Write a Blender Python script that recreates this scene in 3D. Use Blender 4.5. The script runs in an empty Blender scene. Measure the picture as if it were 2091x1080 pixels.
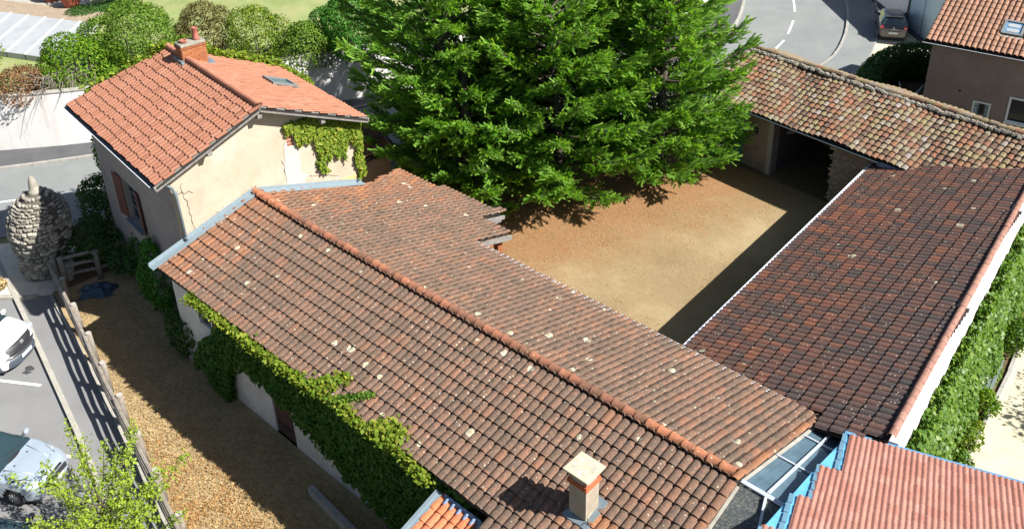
import bpy, bmesh, math, random
import numpy as np
from mathutils import Matrix, Vector

# ------------------------------------------------------------------ camera, sky, sun, exposure
R = math.radians
sc = bpy.context.scene
COL = sc.collection
rng = np.random.default_rng(7)
random.seed(7)
CAM = Vector((0.0, 0.0, 21.5))
V_R = Vector((0.73436998, 0.67828119, -0.02520631))
V_U = Vector((-0.3004371, 0.35813272, 0.88401273))
V_F = Vector((-0.60863641, 0.6416195, -0.46678275))
FPX, PX0, PY0 = 1932.5, 1045.5, 299.9
cam = bpy.data.cameras.new('camera')
cam.sensor_width = 36.0
cam.lens = FPX / 2091 * 36
cam.shift_y = -(540 - PY0) / 2091
cam.clip_end = 2000
co = bpy.data.objects.new('camera', cam)
COL.objects.link(co)
m3 = Matrix((V_R, V_U, -V_F)).transposed()
co.matrix_world = Matrix.Translation(CAM) @ m3.to_4x4()
sc.camera = co

SUN = Vector((1.0, 0.37, 1.0)).normalized()
world = bpy.data.worlds.new('World')
sc.world = world
world.use_nodes = True
wn = world.node_tree
bg = wn.nodes['Background']
sky = wn.nodes.new('ShaderNodeTexSky')
sky.sky_type = 'NISHITA'
sky.sun_disc = False
sky.sun_elevation = math.asin(SUN.z)
sky.sun_rotation = math.atan2(SUN.x, SUN.y)
wn.links.new(sky.outputs[0], bg.inputs[0])
bg.inputs[1].default_value = 0.05
sl = bpy.data.lights.new('sun', 'SUN')
sl.energy = 5.0
sl.angle = R(0.53)
sl.color = (1.0, 0.965, 0.90)
so = bpy.data.objects.new('sun', sl)
COL.objects.link(so)
so.rotation_euler = SUN.to_track_quat('Z', 'Y').to_euler()
sc.view_settings.view_transform = 'Standard'
sc.view_settings.look = 'None'
sc.view_settings.gamma = 1.0
sc.view_settings.use_curve_mapping = False
sc.view_settings.exposure = 1.25

# ------------------------------------------------------------------ helpers
def project(p):
    d = Vector(p) - CAM
    z = d.dot(V_F)
    if z <= 0.1: return None
    return (PX0 + FPX * d.dot(V_R) / z, PY0 - FPX * d.dot(V_U) / z, z)

def link(o, parent=None, label=None, cat=None, group=None, kind=None):
    COL.objects.link(o)
    if parent is not None: o.parent = parent
    if label: o['label'] = label
    if cat: o['category'] = cat
    if group: o['group'] = group
    if kind: o['kind'] = kind
    return o

def empty(name, loc, rz=0.0, label=None, cat=None, group=None):
    o = bpy.data.objects.new(name, None)
    o.location = loc
    o.rotation_euler = (0, 0, rz)
    return link(o, None, label, cat, group)

class MB:
    def __init__(s): s.v = []; s.f = []; s.m = []
    def add(s, vs, fs, mi=0):
        b = len(s.v); s.v += [tuple(p) for p in vs]
        s.f += [tuple(b + i for i in f) for f in fs]; s.m += [mi] * len(fs)
        return s
    def box(s, c, d, rz=0.0, mi=0, tilt=None):
        hx, hy, hz = d[0] / 2, d[1] / 2, d[2] / 2
        M = Matrix.Rotation(rz, 3, 'Z')
        if tilt is not None: M = tilt
        vs = [Vector(c) + M @ Vector((x * hx, y * hy, z * hz)) for z in (-1, 1) for x, y in ((-1, -1), (1, -1), (1, 1), (-1, 1))]
        return s.add(vs, [(3, 2, 1, 0), (4, 5, 6, 7), (0, 1, 5, 4), (1, 2, 6, 5), (2, 3, 7, 6), (3, 0, 4, 7)], mi)
    def bar(s, a, b, w, h, mi=0):
        a = Vector(a); b = Vector(b); d = (b - a).normalized()
        x = d.cross(Vector((0, 0, 1)))
        x = Vector((1, 0, 0)) if x.length < 1e-4 else x.normalized()
        y = x.cross(d).normalized()
        vs = [p + x * (w / 2 * i) + y * (h / 2 * j) for p in (a, b) for i, j in ((-1, -1), (1, -1), (1, 1), (-1, 1))]
        return s.add(vs, [(3, 2, 1, 0), (4, 5, 6, 7), (0, 1, 5, 4), (1, 2, 6, 5), (2, 3, 7, 6), (3, 0, 4, 7)], mi)
    def tube(s, pts, r, n=8, cap=True, mi=0):
        pts = [Vector(p) for p in pts]
        rs = r if isinstance(r, (list, tuple)) else [r] * len(pts)
        rings = []
        up = None
        for i, p in enumerate(pts):
            d = (pts[min(i + 1, len(pts) - 1)] - pts[max(i - 1, 0)]).normalized()
            if up is None:
                up = Vector((0, 0, 1)) if abs(d.z) < 0.9 else Vector((1, 0, 0))
            x = d.cross(up).normalized(); y = x.cross(d).normalized(); up = y
            rings.append([p + x * (math.cos(2 * math.pi * k / n) * rs[i]) + y * (math.sin(2 * math.pi * k / n) * rs[i]) for k in range(n)])
        vs = [q for g in rings for q in g]
        fs = []
        for i in range(len(pts) - 1):
            for k in range(n):
                a = i * n + k; b = i * n + (k + 1) % n
                fs.append((a, b, b + n, a + n))
        if cap:
            fs.append(tuple(range(n - 1, -1, -1)))
            fs.append(tuple((len(pts) - 1) * n + k for k in range(n)))
        return s.add(vs, fs, mi)
    def prism(s, poly, z0, z1, mi=0):
        n = len(poly)
        ar = sum(poly[i][0] * poly[(i + 1) % n][1] - poly[(i + 1) % n][0] * poly[i][1] for i in range(n))
        if ar < 0: poly = poly[::-1]
        f0 = z0 if callable(z0) else (lambda x, y: z0)
        f1 = z1 if callable(z1) else (lambda x, y: z1)
        vs = [(x, y, f0(x, y)) for x, y in poly] + [(x, y, f1(x, y)) for x, y in poly]
        fs = [tuple(range(n - 1, -1, -1)), tuple(range(n, 2 * n))] + [(i, (i + 1) % n, n + (i + 1) % n, n + i) for i in range(n)]
        return s.add(vs, fs, mi)
    def lathe(s, prof, c=(0, 0, 0), n=16, mi=0, wob=None):
        vs = []; fs = []
        for j, (r, z) in enumerate(prof):
            for k in range(n):
                a = 2 * math.pi * k / n
                vs.append((c[0] + r * math.cos(a), c[1] + r * math.sin(a), c[2] + z))
        for j in range(len(prof) - 1):
            for k in range(n):
                a = j * n + k; b = j * n + (k + 1) % n
                fs.append((a, b, b + n, a + n))
        fs.append(tuple((len(prof) - 1) * n + k for k in range(n)))
        fs.append(tuple(range(n - 1, -1, -1)))
        return s.add(vs, fs, mi)
    def build(s, name, mats, parent=None, smooth=False, bevel=0, **kw):
        me = bpy.data.meshes.new(name)
        me.from_pydata(s.v, [], s.f)
        mats = mats if isinstance(mats, (list, tuple)) else [mats]
        for m in mats: me.materials.append(m)
        if len(mats) > 1: me.polygons.foreach_set('material_index', s.m)
        if smooth: me.polygons.foreach_set('use_smooth', [True] * len(me.polygons))
        me.update()
        o = bpy.data.objects.new(name, me)
        link(o, parent, **kw)
        if bevel:
            b = o.modifiers.new('bevel', 'BEVEL'); b.width = bevel; b.segments = 2; b.limit_method = 'ANGLE'
        return o

def sub(d, o, z=0):  # polyline offset helper: dir normal
    return (d[0] + o[0], d[1] + o[1])

def offset_line(pts, d):
    out = []
    for i, p in enumerate(pts):
        a = pts[max(i - 1, 0)]; b = pts[min(i + 1, len(pts) - 1)]
        t = Vector((b[0] - a[0], b[1] - a[1])).normalized()
        out.append((p[0] + t.y * d, p[1] - t.x * d))
    return out

def smooth_line(pts, k=6):
    P = [Vector(p) for p in pts]
    P = [P[0] * 2 - P[1]] + P + [P[-1] * 2 - P[-2]]
    out = []
    for i in range(1, len(P) - 2):
        for j in range(k):
            t = j / k
            a, b, c, d = P[i - 1], P[i], P[i + 1], P[i + 2]
            out.append(0.5 * ((2 * b) + (c - a) * t + (2 * a - 5 * b + 4 * c - d) * t * t + (3 * b - a - 3 * c + d) * t ** 3))
    out.append(P[-2])
    return [tuple(p) for p in out]

def ribbon(name, pts, d0, d1, z0, z1, mat, parent=None, **kw):
    a = offset_line(pts, d0); b = offset_line(pts, d1)
    mb = MB(); n = len(pts)
    vs = [(x, y, z1) for x, y in a] + [(x, y, z1) for x, y in b]
    fs = [(i, i + 1, n + i + 1, n + i) if d0 > d1 else (i, n + i, n + i + 1, i + 1) for i in range(n - 1)]
    if z0 is not None:
        vs += [(x, y, z0) for x, y in a] + [(x, y, z0) for x, y in b]
        for i in range(n - 1):
            fs.append((i, 2 * n + i, 2 * n + i + 1, i + 1)); fs.append((n + i, n + i + 1, 3 * n + i + 1, 3 * n + i))
        fs.append((0, n, 3 * n, 2 * n)); fs.append((n - 1, 3 * n - 1, 4 * n - 1, 2 * n - 1))
    mb.add(vs, fs)
    return mb.build(name, mat, parent, **kw)

def in_poly(x, y, poly):
    r = False; n = len(poly); j = n - 1
    for i in range(n):
        xi, yi = poly[i]; xj, yj = poly[j]
        if (yi > y) != (yj > y) and x < (xj - xi) * (y - yi) / (yj - yi) + xi: r = not r
        j = i
    return r

# ------------------------------------------------------------------ materials
class NT:
    def __init__(s, name):
        s.m = bpy.data.materials.new(name); s.m.use_nodes = True
        s.t = s.m.node_tree; s.b = s.t.nodes['Principled BSDF']
    def n(s, typ, **kw):
        x = s.t.nodes.new('ShaderNode' + typ)
        for k, v in kw.items():
            if k.startswith('i_'):
                key = k[2:]; key = int(key) if key.isdigit() else key
                x.inputs[key].default_value = v
            else: setattr(x, k, v)
        return x
    def l(s, a, b): s.t.links.new(a, b)
    def pos(s):
        return s.n('NewGeometry').outputs['Position']
    def noise(s, scale, detail=4, rough=0.6, vec=None, dist=0.0):
        x = s.n('TexNoise'); x.inputs['Scale'].default_value = scale; x.inputs['Detail'].default_value = detail
        x.inputs['Roughness'].default_value = rough; x.inputs['Distortion'].default_value = dist
        s.l(vec if vec is not None else s.pos(), x.inputs['Vector']); return x.outputs['Fac']
    def ramp(s, fac, stops, interp='LINEAR'):
        x = s.n('ValToRGB'); cr = x.color_ramp; cr.interpolation = interp
        while len(cr.elements) < len(stops): cr.elements.new(0.5)
        for e, (p, c) in zip(cr.elements, stops):
            e.position = p; e.color = (c, c, c, 1) if isinstance(c, (int, float)) else tuple(c) + (1,)
        s.l(fac, x.inputs[0]); return x.outputs[0]
    def mix(s, fac, a, b, typ='MIX'):
        x = s.n('Mix', data_type='RGBA', blend_type=typ)
        for i, v in ((0, fac), (6, a), (7, b)):
            if isinstance(v, (int, float)): x.inputs[i].default_value = v
            elif isinstance(v, tuple): x.inputs[i].default_value = v + (1,) if len(v) == 3 else v
            else: s.l(v, x.inputs[i])
        return x.outputs[2]
    def math(s, op, a, b=0.0):
        x = s.n('Math', operation=op)
        for i, v in ((0, a), (1, b)):
            if isinstance(v, (int, float)): x.inputs[i].default_value = v
            else: s.l(v, x.inputs[i])
        return x.outputs[0]
    def out(s, col, rough=0.85, bump=None, bs=0.3, bd=0.02, spec=0.3, metal=0.0):
        if isinstance(col, tuple): s.b.inputs['Base Color'].default_value = col + (1,)
        else: s.l(col, s.b.inputs['Base Color'])
        if isinstance(rough, (int, float)): s.b.inputs['Roughness'].default_value = rough
        else: s.l(rough, s.b.inputs['Roughness'])
        s.b.inputs['Specular IOR Level'].default_value = spec
        s.b.inputs['Metallic'].default_value = metal
        if bump is not None:
            x = s.n('Bump'); x.inputs['Strength'].default_value = bs; x.inputs['Distance'].default_value = bd
            s.l(bump, x.inputs['Height']); s.l(x.outputs[0], s.b.inputs['Normal'])
        return s.m

def flat(name, c, rough=0.7, metal=0.0, spec=0.4, var=0.25, scale=6.0):
    t = NT(name)
    n = t.noise(scale, 5)
    d = tuple(max(0, x * (1 - var)) for x in c); e = tuple(min(1, x * (1 + var * 0.6)) for x in c)
    return t.out(t.ramp(n, [(0.3, d), (0.7, e)]), rough, None, spec=spec, metal=metal)

def plain(name, c, rough=0.5, metal=0.0, spec=0.5, coat=0.0):
    t = NT(name); m = t.out(c, rough, None, spec=spec, metal=metal)
    t.b.inputs['Coat Weight'].default_value = coat; t.b.inputs['Coat Roughness'].default_value = 0.04
    return m

def two_noise(name, stops, s1, s2, stops2=None, f2=0.5, rough=0.9, bs=0.3, bd=0.02, bscale=40, speck=None):
    t = NT(name)
    c = t.ramp(t.noise(s1, 6, 0.65), stops)
    if stops2:
        c = t.mix(t.math('MULTIPLY', t.ramp(t.noise(s2, 5, 0.7), [(0.42, 0.0), (0.62, 1.0)]), f2), c, stops2)
    if speck:
        c = t.mix(t.ramp(t.noise(speck[0], 2, 0.8), [(speck[1], 0.0), (speck[1] + 0.08, 1.0)]), c, speck[2])
    return t.out(c, rough, t.noise(bscale, 5, 0.7), bs, bd)

def tile_material(name, stops, grime=(0.05, 0.035, 0.028), grime_f=0.5, gscale=1.3, lichen=0.0, dots=0.0, patch=None, patch_f=0.0, grad=None):
    t = NT(name)
    P = t.pos()
    a = t.n('Attribute', attribute_name='tint').outputs['Fac']
    wob = t.math('ADD', a, t.math('MULTIPLY', t.math('SUBTRACT', t.noise(2.2, 3, 0.6, P), 0.5), 0.35))
    c = t.ramp(wob, stops)
    if patch_f:
        c = t.mix(t.math('MULTIPLY', t.ramp(t.noise(9.0, 4, 0.65, P, 0.4), [(0.52, 0.0), (0.62, 1.0)]), patch_f), c, patch)
    g = t.ramp(t.noise(gscale, 6, 0.72, P), [(0.35, 0.0), (0.72, 1.0)])
    c = t.mix(t.math('MULTIPLY', g, grime_f), c, grime)
    g2 = t.ramp(t.noise(22.0, 4, 0.7, P), [(0.3, 0.62), (0.7, 1.18)])
    c = t.mix(1.0, c, g2, 'MULTIPLY')
    if grad:
        c = t.mix(grad(t, P), c, (0.045, 0.045, 0.048))
    if dots:
        v = t.n('TexVoronoi', voronoi_dimensions='2D'); v.inputs['Scale'].default_value = 9.0; t.l(P, v.inputs['Vector'])
        sx = t.n('SeparateColor'); t.l(v.outputs['Color'], sx.inputs[0])
        mk = t.math('MULTIPLY', t.math('LESS_THAN', v.outputs['Distance'], t.math('MULTIPLY', t.math('POWER', sx.outputs[1], 1.6), 0.19)), t.math('GREATER_THAN', sx.outputs[0], t.math('SUBTRACT', 1.0, t.math('MULTIPLY', t.ramp(t.noise(0.8, 4, 0.7, P), [(0.35, 0.2), (0.65, 1.0)]), dots))))
        c = t.mix(mk, c, (0.34, 0.31, 0.24))
    if lichen:
        d = t.n('VectorMath', operation='ADD'); nn = t.n('TexNoise'); nn.inputs['Scale'].default_value = 9.0; t.l(P, nn.inputs['Vector'])
        sc2 = t.n('VectorMath', operation='SCALE'); sc2.inputs['Scale'].default_value = 0.10; t.l(nn.outputs['Color'], sc2.inputs[0])
        t.l(P, d.inputs[0]); t.l(sc2.outputs[0], d.inputs[1])
        v = t.n('TexVoronoi', voronoi_dimensions='2D'); v.inputs['Scale'].default_value = 1.35; t.l(d.outputs[0], v.inputs['Vector'])
        sx = t.n('SeparateColor'); t.l(v.outputs['Color'], sx.inputs[0])
        rad = t.math('MULTIPLY', t.math('POWER', sx.outputs[1], 2.2), 0.165)
        mk = t.math('MULTIPLY', t.math('LESS_THAN', v.outputs['Distance'], rad), t.math('GREATER_THAN', sx.outputs[0], t.math('SUBTRACT', 1.0, t.math('MULTIPLY', t.ramp(t.noise(0.35, 3, 0.6, P), [(0.38, 0.25), (0.62, 1.0)]), lichen))))
        lc = t.ramp(t.math('DIVIDE', v.outputs['Distance'], t.math('MAXIMUM', rad, 0.001)), [(0.0, (0.24, 0.22, 0.14)), (0.55, (0.31, 0.29, 0.19)), (0.85, (0.40, 0.385, 0.30))])
        c = t.mix(t.math('MULTIPLY', mk, 0.9), c, lc)
    return t.out(c, 0.88, t.noise(60, 4, 0.7, P), 0.25, 0.01, spec=0.25)

def leaf_material(name, stops, trans=0.35, rough=0.55, clump=1.6, spec=0.12):
    t = NT(name)
    a = t.n('Attribute', attribute_name='tint').outputs['Fac']
    f = t.math('ADD', t.math('MULTIPLY', a, 0.65), t.math('MULTIPLY', t.noise(clump, 3, 0.6), 0.45))
    c = t.ramp(f, stops)
    m = t.out(c, rough, None, spec=spec)
    tr = t.n('BsdfTranslucent'); t.l(t.mix(0.0, c, c), tr.inputs[0])
    hs = t.n('HueSaturation'); hs.inputs['Saturation'].default_value = 1.15; hs.inputs['Value'].default_value = 1.3
    t.l(c, hs.inputs['Color']); t.l(hs.outputs[0], tr.inputs[0])
    mx = t.n('MixShader'); mx.inputs[0].default_value = trans
    t.l(t.b.outputs[0], mx.inputs[1]); t.l(tr.outputs[0], mx.inputs[2])
    t.l(mx.outputs[0], t.t.nodes['Material Output'].inputs[0])
    return m

M = {}
M['asphalt'] = two_noise('asphalt', [(0.3, (0.155, 0.155, 0.157)), (0.7, (0.185, 0.185, 0.187))], 0.5, 0.25, (0.20, 0.20, 0.20), 0.5, 0.9, 0.35, 0.008, 90, (55, 0.66, (0.24, 0.24, 0.23)))
M['asphalt_dark'] = two_noise('asphalt_dark', [(0.3, (0.060, 0.062, 0.068)), (0.7, (0.085, 0.087, 0.092))], 0.7, 0.4, (0.10, 0.10, 0.10), 0.5, 0.9, 0.3, 0.008, 90)
M['asphalt_mid'] = two_noise('asphalt_mid', [(0.3, (0.147, 0.160, 0.159)), (0.7, (0.179, 0.192, 0.188))], 0.6, 0.4, (0.205, 0.211, 0.205), 0.6, 0.9, 0.3, 0.008, 90)
M['oil'] = plain('oil', (0.05, 0.05, 0.052), 0.6)
M['asphalt_stained'] = flat('asphalt_stained', (0.13, 0.13, 0.13), 0.9, var=0.15)
M['manhole'] = flat('manhole', (0.10, 0.07, 0.055), 0.7)
M['concrete'] = two_noise('concrete', [(0.3, (0.288, 0.274, 0.238)), (0.7, (0.374, 0.360, 0.317))], 2.0, 5, (0.238, 0.223, 0.187), 0.5, 0.9, 0.3, 0.006, 60)
M['concrete_grey'] = two_noise('concrete_grey', [(0.3, (0.25, 0.24, 0.22)), (0.7, (0.34, 0.33, 0.30))], 2.0, 5, (0.2, 0.19, 0.17), 0.5, 0.9, 0.3, 0.006, 60)
M['gravel'] = two_noise('gravel', [(0.3, (0.50, 0.45, 0.36)), (0.7, (0.66, 0.61, 0.50))], 3.0, 9, (0.42, 0.37, 0.29), 0.5, 0.95, 0.6, 0.02, 70)
M['path'] = two_noise('path_sand', [(0.3, (0.44, 0.39, 0.28)), (0.7, (0.56, 0.51, 0.38))], 1.5, 30, (0.38, 0.33, 0.23), 0.5, 0.95, 0.6, 0.012, 90)
M['white_paint'] = flat('white_paint', (0.72, 0.72, 0.70), 0.7, var=0.15, scale=12)

def dry_grass():
    t = NT('dry_grass'); P = t.pos()
    big = t.noise(0.28, 5, 0.65, P)
    c = t.ramp(big, [(0.30, (0.190, 0.136, 0.070)), (0.5, (0.245, 0.180, 0.096)), (0.7, (0.305, 0.235, 0.133))])
    # reddish needle litter near the trees, greener tufts away from them
    s = t.n('SeparateXYZ'); t.l(P, s.inputs[0])
    d = t.math('ADD', t.math('MULTIPLY', s.outputs[0], -0.14), t.math('MULTIPLY', s.outputs[1], 0.045))
    d = t.math('ADD', d, t.math('MULTIPLY', t.noise(0.8, 4, 0.7, P), 0.9))
    lit = t.ramp(t.math('SUBTRACT', d, 3.55), [(0.45, 0.0), (0.98, 1.0)])
    c = t.mix(t.math('MULTIPLY', lit, 0.8), c, (0.24, 0.115, 0.048))
    gm = t.ramp(t.noise(0.9, 5, 0.8, P), [(0.56, 0.0), (0.72, 1.0)])
    c = t.mix(t.math('MULTIPLY', gm, 0.35), c, (0.13, 0.13, 0.045))
    f = t.ramp(t.noise(26.0, 5, 0.8, P), [(0.30, 0.62), (0.70, 1.35)])
    c = t.mix(1.0, c, f, 'MULTIPLY')
    return t.out(c, 0.95, t.noise(35, 6, 0.8, P), 0.6, 0.03)
M['dry_grass'] = dry_grass()
M['soil'] = two_noise('soil_litter', [(0.3, (0.186, 0.131, 0.073)), (0.7, (0.338, 0.246, 0.134))], 1.2, 6, (0.439, 0.330, 0.179), 0.6, 0.95, 0.5, 0.02, 60, (60, 0.64, (0.507, 0.372, 0.195)))
M['lawn'] = two_noise('lawn_grass', [(0.3, (0.15, 0.19, 0.055)), (0.7, (0.22, 0.26, 0.10))], 0.6, 0.25, (0.30, 0.28, 0.14), 0.7, 0.95, 0.5, 0.03, 30)
M['far_ground'] = two_noise('far_ground', [(0.3, (0.10, 0.13, 0.05)), (0.7, (0.19, 0.18, 0.09))], 0.05, 0.3, (0.25, 0.22, 0.13), 0.5, 0.95, 0.3, 0.03, 10)
M['tree_soil'] = two_noise('tree_soil', [(0.3, (0.07, 0.055, 0.03)), (0.7, (0.13, 0.09, 0.045))], 1.5, 6, (0.17, 0.10, 0.05), 0.6, 0.95, 0.6, 0.03, 30)

def plaster(name, a, b, stain, sf=0.5, white=None, streak=0.0):
    t = NT(name); P = t.pos()
    c = t.ramp(t.noise(0.9, 6, 0.7, P), [(0.3, a), (0.7, b)])
    c = t.mix(t.math('MULTIPLY', t.ramp(t.noise(1.9, 7, 0.75, P, 0.6), [(0.50, 0.0), (0.68, 1.0)]), sf), c, stain)
    if white: c = t.mix(t.math('MULTIPLY', t.ramp(t.noise(0.55, 5, 0.7, P), [(0.55, 0.0), (0.66, 1.0)]), 0.6), c, white)
    if streak:
        mp = t.n('Mapping'); mp.inputs['Scale'].default_value = (1.6, 1.6, 0.18); t.l(P, mp.inputs['Vector'])
        c = t.mix(t.math('MULTIPLY', t.ramp(t.noise(1.6, 5, 0.7, mp.outputs[0]), [(0.52, 0.0), (0.72, 1.0)]), streak), c, (0.30, 0.28, 0.25))
    c = t.mix(t.ramp(t.noise(40, 3, 0.8, P), [(0.64, 0.0), (0.74, 0.5)]), c, stain)
    return t.out(c, 0.93, t.noise(28, 6, 0.75, P), 0.35, 0.012, spec=0.2)
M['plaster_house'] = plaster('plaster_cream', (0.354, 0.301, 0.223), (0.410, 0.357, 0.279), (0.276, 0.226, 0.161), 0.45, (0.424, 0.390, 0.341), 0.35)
M['plaster_shady'] = plaster('plaster_cream_shaded', (0.218, 0.192, 0.185), (0.281, 0.248, 0.244), (0.148, 0.128, 0.118), 0.5)  # cream plaster greyed and darkened, shade of this wall put into the colour
M['plaster_outhouse'] = plaster('plaster_pale', (0.50, 0.46, 0.42), (0.64, 0.60, 0.55), (0.36, 0.30, 0.25), 0.5)
M['plaster_pink'] = plaster('plaster_pink', (0.235, 0.172, 0.158), (0.275, 0.205, 0.185), (0.18, 0.125, 0.11), 0.45, (0.30, 0.235, 0.21))
M['plaster_barn'] = plaster('plaster_barn', (0.21, 0.165, 0.13), (0.28, 0.225, 0.18), (0.13, 0.10, 0.08), 0.7)
M['plaster_wall'] = plaster('white_render', (0.561, 0.544, 0.527), (0.629, 0.612, 0.595), (0.442, 0.425, 0.399), 0.3, None, 0.35)
M['plaster_white'] = plaster('white_render_clean', (0.70, 0.68, 0.68), (0.78, 0.76, 0.75), (0.55, 0.53, 0.52), 0.3)
M['plaster_blue'] = plaster('bluish_render', (0.40, 0.50, 0.58), (0.50, 0.60, 0.66), (0.32, 0.42, 0.50), 0.4)
M['inner_barn'] = plaster('plaster_barn_shaded', (0.075, 0.06, 0.05), (0.11, 0.09, 0.075), (0.05, 0.04, 0.03), 0.6)  # barn plaster darkened for the inside walls, their shade painted in
M['patch_light'] = flat('pale_filler', (0.405, 0.396, 0.352), 0.9, var=0.12)
M['patch_yellow'] = flat('yellow_render', (0.50, 0.36, 0.14), 0.9, var=0.15)
M['crack'] = plain('crack_shadow', (0.05, 0.04, 0.03), 0.95)

M['tile_old'] = tile_material('tile_weathered', [(0.0, (0.115, 0.078, 0.057)), (0.35, (0.143, 0.093, 0.068)), (0.65, (0.174, 0.103, 0.071)), (0.86, (0.216, 0.103, 0.061)), (1.0, (0.313, 0.132, 0.059))],
                              (0.080, 0.065, 0.048), 0.6, 1.0, lichen=0.8, dots=0.5, patch=(0.292, 0.139, 0.087), patch_f=0.6)
M['tile_house'] = tile_material('tile_salmon', [(0.0, (0.269, 0.114, 0.068)), (0.3, (0.326, 0.141, 0.086)), (0.8, (0.359, 0.160, 0.100)), (1.0, (0.375, 0.178, 0.114))],
                                (0.245, 0.109, 0.071), 0.35, 1.0, lichen=0.0, dots=0.03)
def dark_grad(t, P):
    s = t.n('SeparateXYZ'); t.l(P, s.inputs[0])
    d = t.math('ADD', t.math('MULTIPLY', t.math('ADD', s.outputs[0], 12.0), 0.115), t.math('MULTIPLY', t.math('SUBTRACT', t.noise(0.9, 4, 0.75, P), 0.5), 1.3))
    return t.math('MULTIPLY', t.ramp(d, [(0.25, 0.0), (0.85, 1.0)]), 0.62)
M['tile_dark'] = tile_material('tile_blackened', [(0.0, (0.064, 0.048, 0.044)), (0.4, (0.110, 0.057, 0.044)), (0.75, (0.155, 0.065, 0.044)), (1.0, (0.216, 0.082, 0.045))],
                               (0.063, 0.055, 0.048), 0.5, 0.6, lichen=0.18, dots=0.5, grad=dark_grad)
M['tile_barn'] = tile_material('tile_canal_mixed', [(0.0, (0.089, 0.055, 0.043)), (0.18, (0.167, 0.091, 0.063)), (0.34, (0.233, 0.097, 0.054)), (0.5, (0.183, 0.123, 0.080)), (0.63, (0.221, 0.183, 0.086)), (0.75, (0.233, 0.161, 0.121)), (0.90, (0.211, 0.183, 0.126)), (1.0, (0.277, 0.238, 0.218))],
                               (0.095, 0.067, 0.048), 0.45, 2.2, dots=0.2, patch=(0.200, 0.178, 0.075), patch_f=0.35)
M['tile_tan'] = tile_material('tile_tan', [(0.0, (0.232, 0.129, 0.086)), (0.5, (0.284, 0.159, 0.103)), (1.0, (0.310, 0.168, 0.112))], (0.163, 0.095, 0.069), 0.4, 2.0, dots=0.06)
M['tile_annex'] = tile_material('tile_pink_new', [(0.0, (0.301, 0.131, 0.099)), (0.5, (0.356, 0.166, 0.128)), (1.0, (0.388, 0.190, 0.150))], (0.237, 0.095, 0.077), 0.3, 5.0)
M['tile_orange'] = tile_material('tile_orange_new', [(0.0, (0.44, 0.125, 0.055)), (0.5, (0.52, 0.165, 0.075)), (1.0, (0.55, 0.19, 0.095))], (0.36, 0.10, 0.05), 0.3, 2.0)
M['ridge_old'] = tile_material('ridge_old', [(0.0, (0.144, 0.068, 0.044)), (0.5, (0.240, 0.096, 0.056)), (1.0, (0.368, 0.136, 0.068))], (0.080, 0.052, 0.032), 0.55, 1.2, lichen=0.3, dots=0.25)
M['ridge_house'] = tile_material('ridge_house', [(0.0, (0.40, 0.16, 0.10)), (1.0, (0.46, 0.20, 0.13))], (0.27, 0.13, 0.09), 0.4, 3.0, dots=0.25)
M['ridge_verge'] = tile_material('verge_pink', [(0.0, (0.264, 0.136, 0.104)), (1.0, (0.320, 0.168, 0.128))], (0.160, 0.088, 0.072), 0.5, 3.0, dots=0.2)
M['underlay'] = plain('roof_underlay', (0.02, 0.017, 0.015), 0.95)
M['mortar'] = two_noise('old_mortar', [(0.3, (0.128, 0.120, 0.104)), (0.7, (0.272, 0.248, 0.208))], 4, 12, (0.400, 0.368, 0.288), 0.6, 0.95, 0.8, 0.03, 30)
M['zinc'] = flat('zinc_sheet', (0.19, 0.235, 0.26), 0.45, metal=0.35, var=0.12)
M['zinc_light'] = flat('zinc_light', (0.21, 0.265, 0.30), 0.5, metal=0.2, var=0.08)
M['zinc_bar'] = flat('glazing_bar_metal', (0.42, 0.46, 0.52), 0.4, metal=0.2, var=0.1)
M['white_metal'] = plain('white_gutter', (0.74, 0.76, 0.82), 0.4)
M['gutter_dark'] = plain('dark_gutter', (0.03, 0.035, 0.05), 0.4)
M['wood_grey'] = two_noise('weathered_wood', [(0.3, (0.10, 0.095, 0.09)), (0.7, (0.20, 0.19, 0.18))], 3, 12, (0.28, 0.26, 0.24), 0.5, 0.9, 0.4, 0.01, 50)
M['wood_fence'] = two_noise('fence_wood', [(0.3, (0.144, 0.119, 0.097)), (0.7, (0.245, 0.216, 0.187))], 3, 12, (0.302, 0.274, 0.238), 0.5, 0.9, 0.5, 0.01, 40)
M['wood_top'] = flat('fence_post_top', (0.336, 0.320, 0.296), 0.9)
M['shutter'] = flat('shutter_brown', (0.105, 0.036, 0.026), 0.7, var=0.2)
M['door_brown'] = flat('door_brown', (0.085, 0.035, 0.028), 0.75, var=0.25)
M['green_door'] = flat('green_door', (0.06, 0.22, 0.20), 0.7)
M['window_dark'] = plain('window_dark', (0.02, 0.025, 0.03), 0.12)
M['frame_white'] = plain('frame_white', (0.75, 0.76, 0.80), 0.5)
M['frame_grey'] = flat('frame_grey', (0.16, 0.17, 0.17), 0.5, var=0.1)
M['brick'] = tile_material('chimney_brick', [(0.0, (0.255, 0.085, 0.035)), (0.5, (0.345, 0.128, 0.050)), (1.0, (0.390, 0.170, 0.075))], (0.188, 0.076, 0.050), 0.4, 6.0)
M['brick_joint'] = flat('brick_joint', (0.50, 0.36, 0.22), 0.95)
M['pot'] = flat('clay_pot', (0.30, 0.10, 0.07), 0.7)
M['chimney_plaster'] = two_noise('chimney_render', [(0.3, (0.284, 0.244, 0.193)), (0.7, (0.361, 0.311, 0.244))], 3, 6, (0.181, 0.134, 0.092), 0.5, 0.95, 0.4, 0.01, 40)
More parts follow.
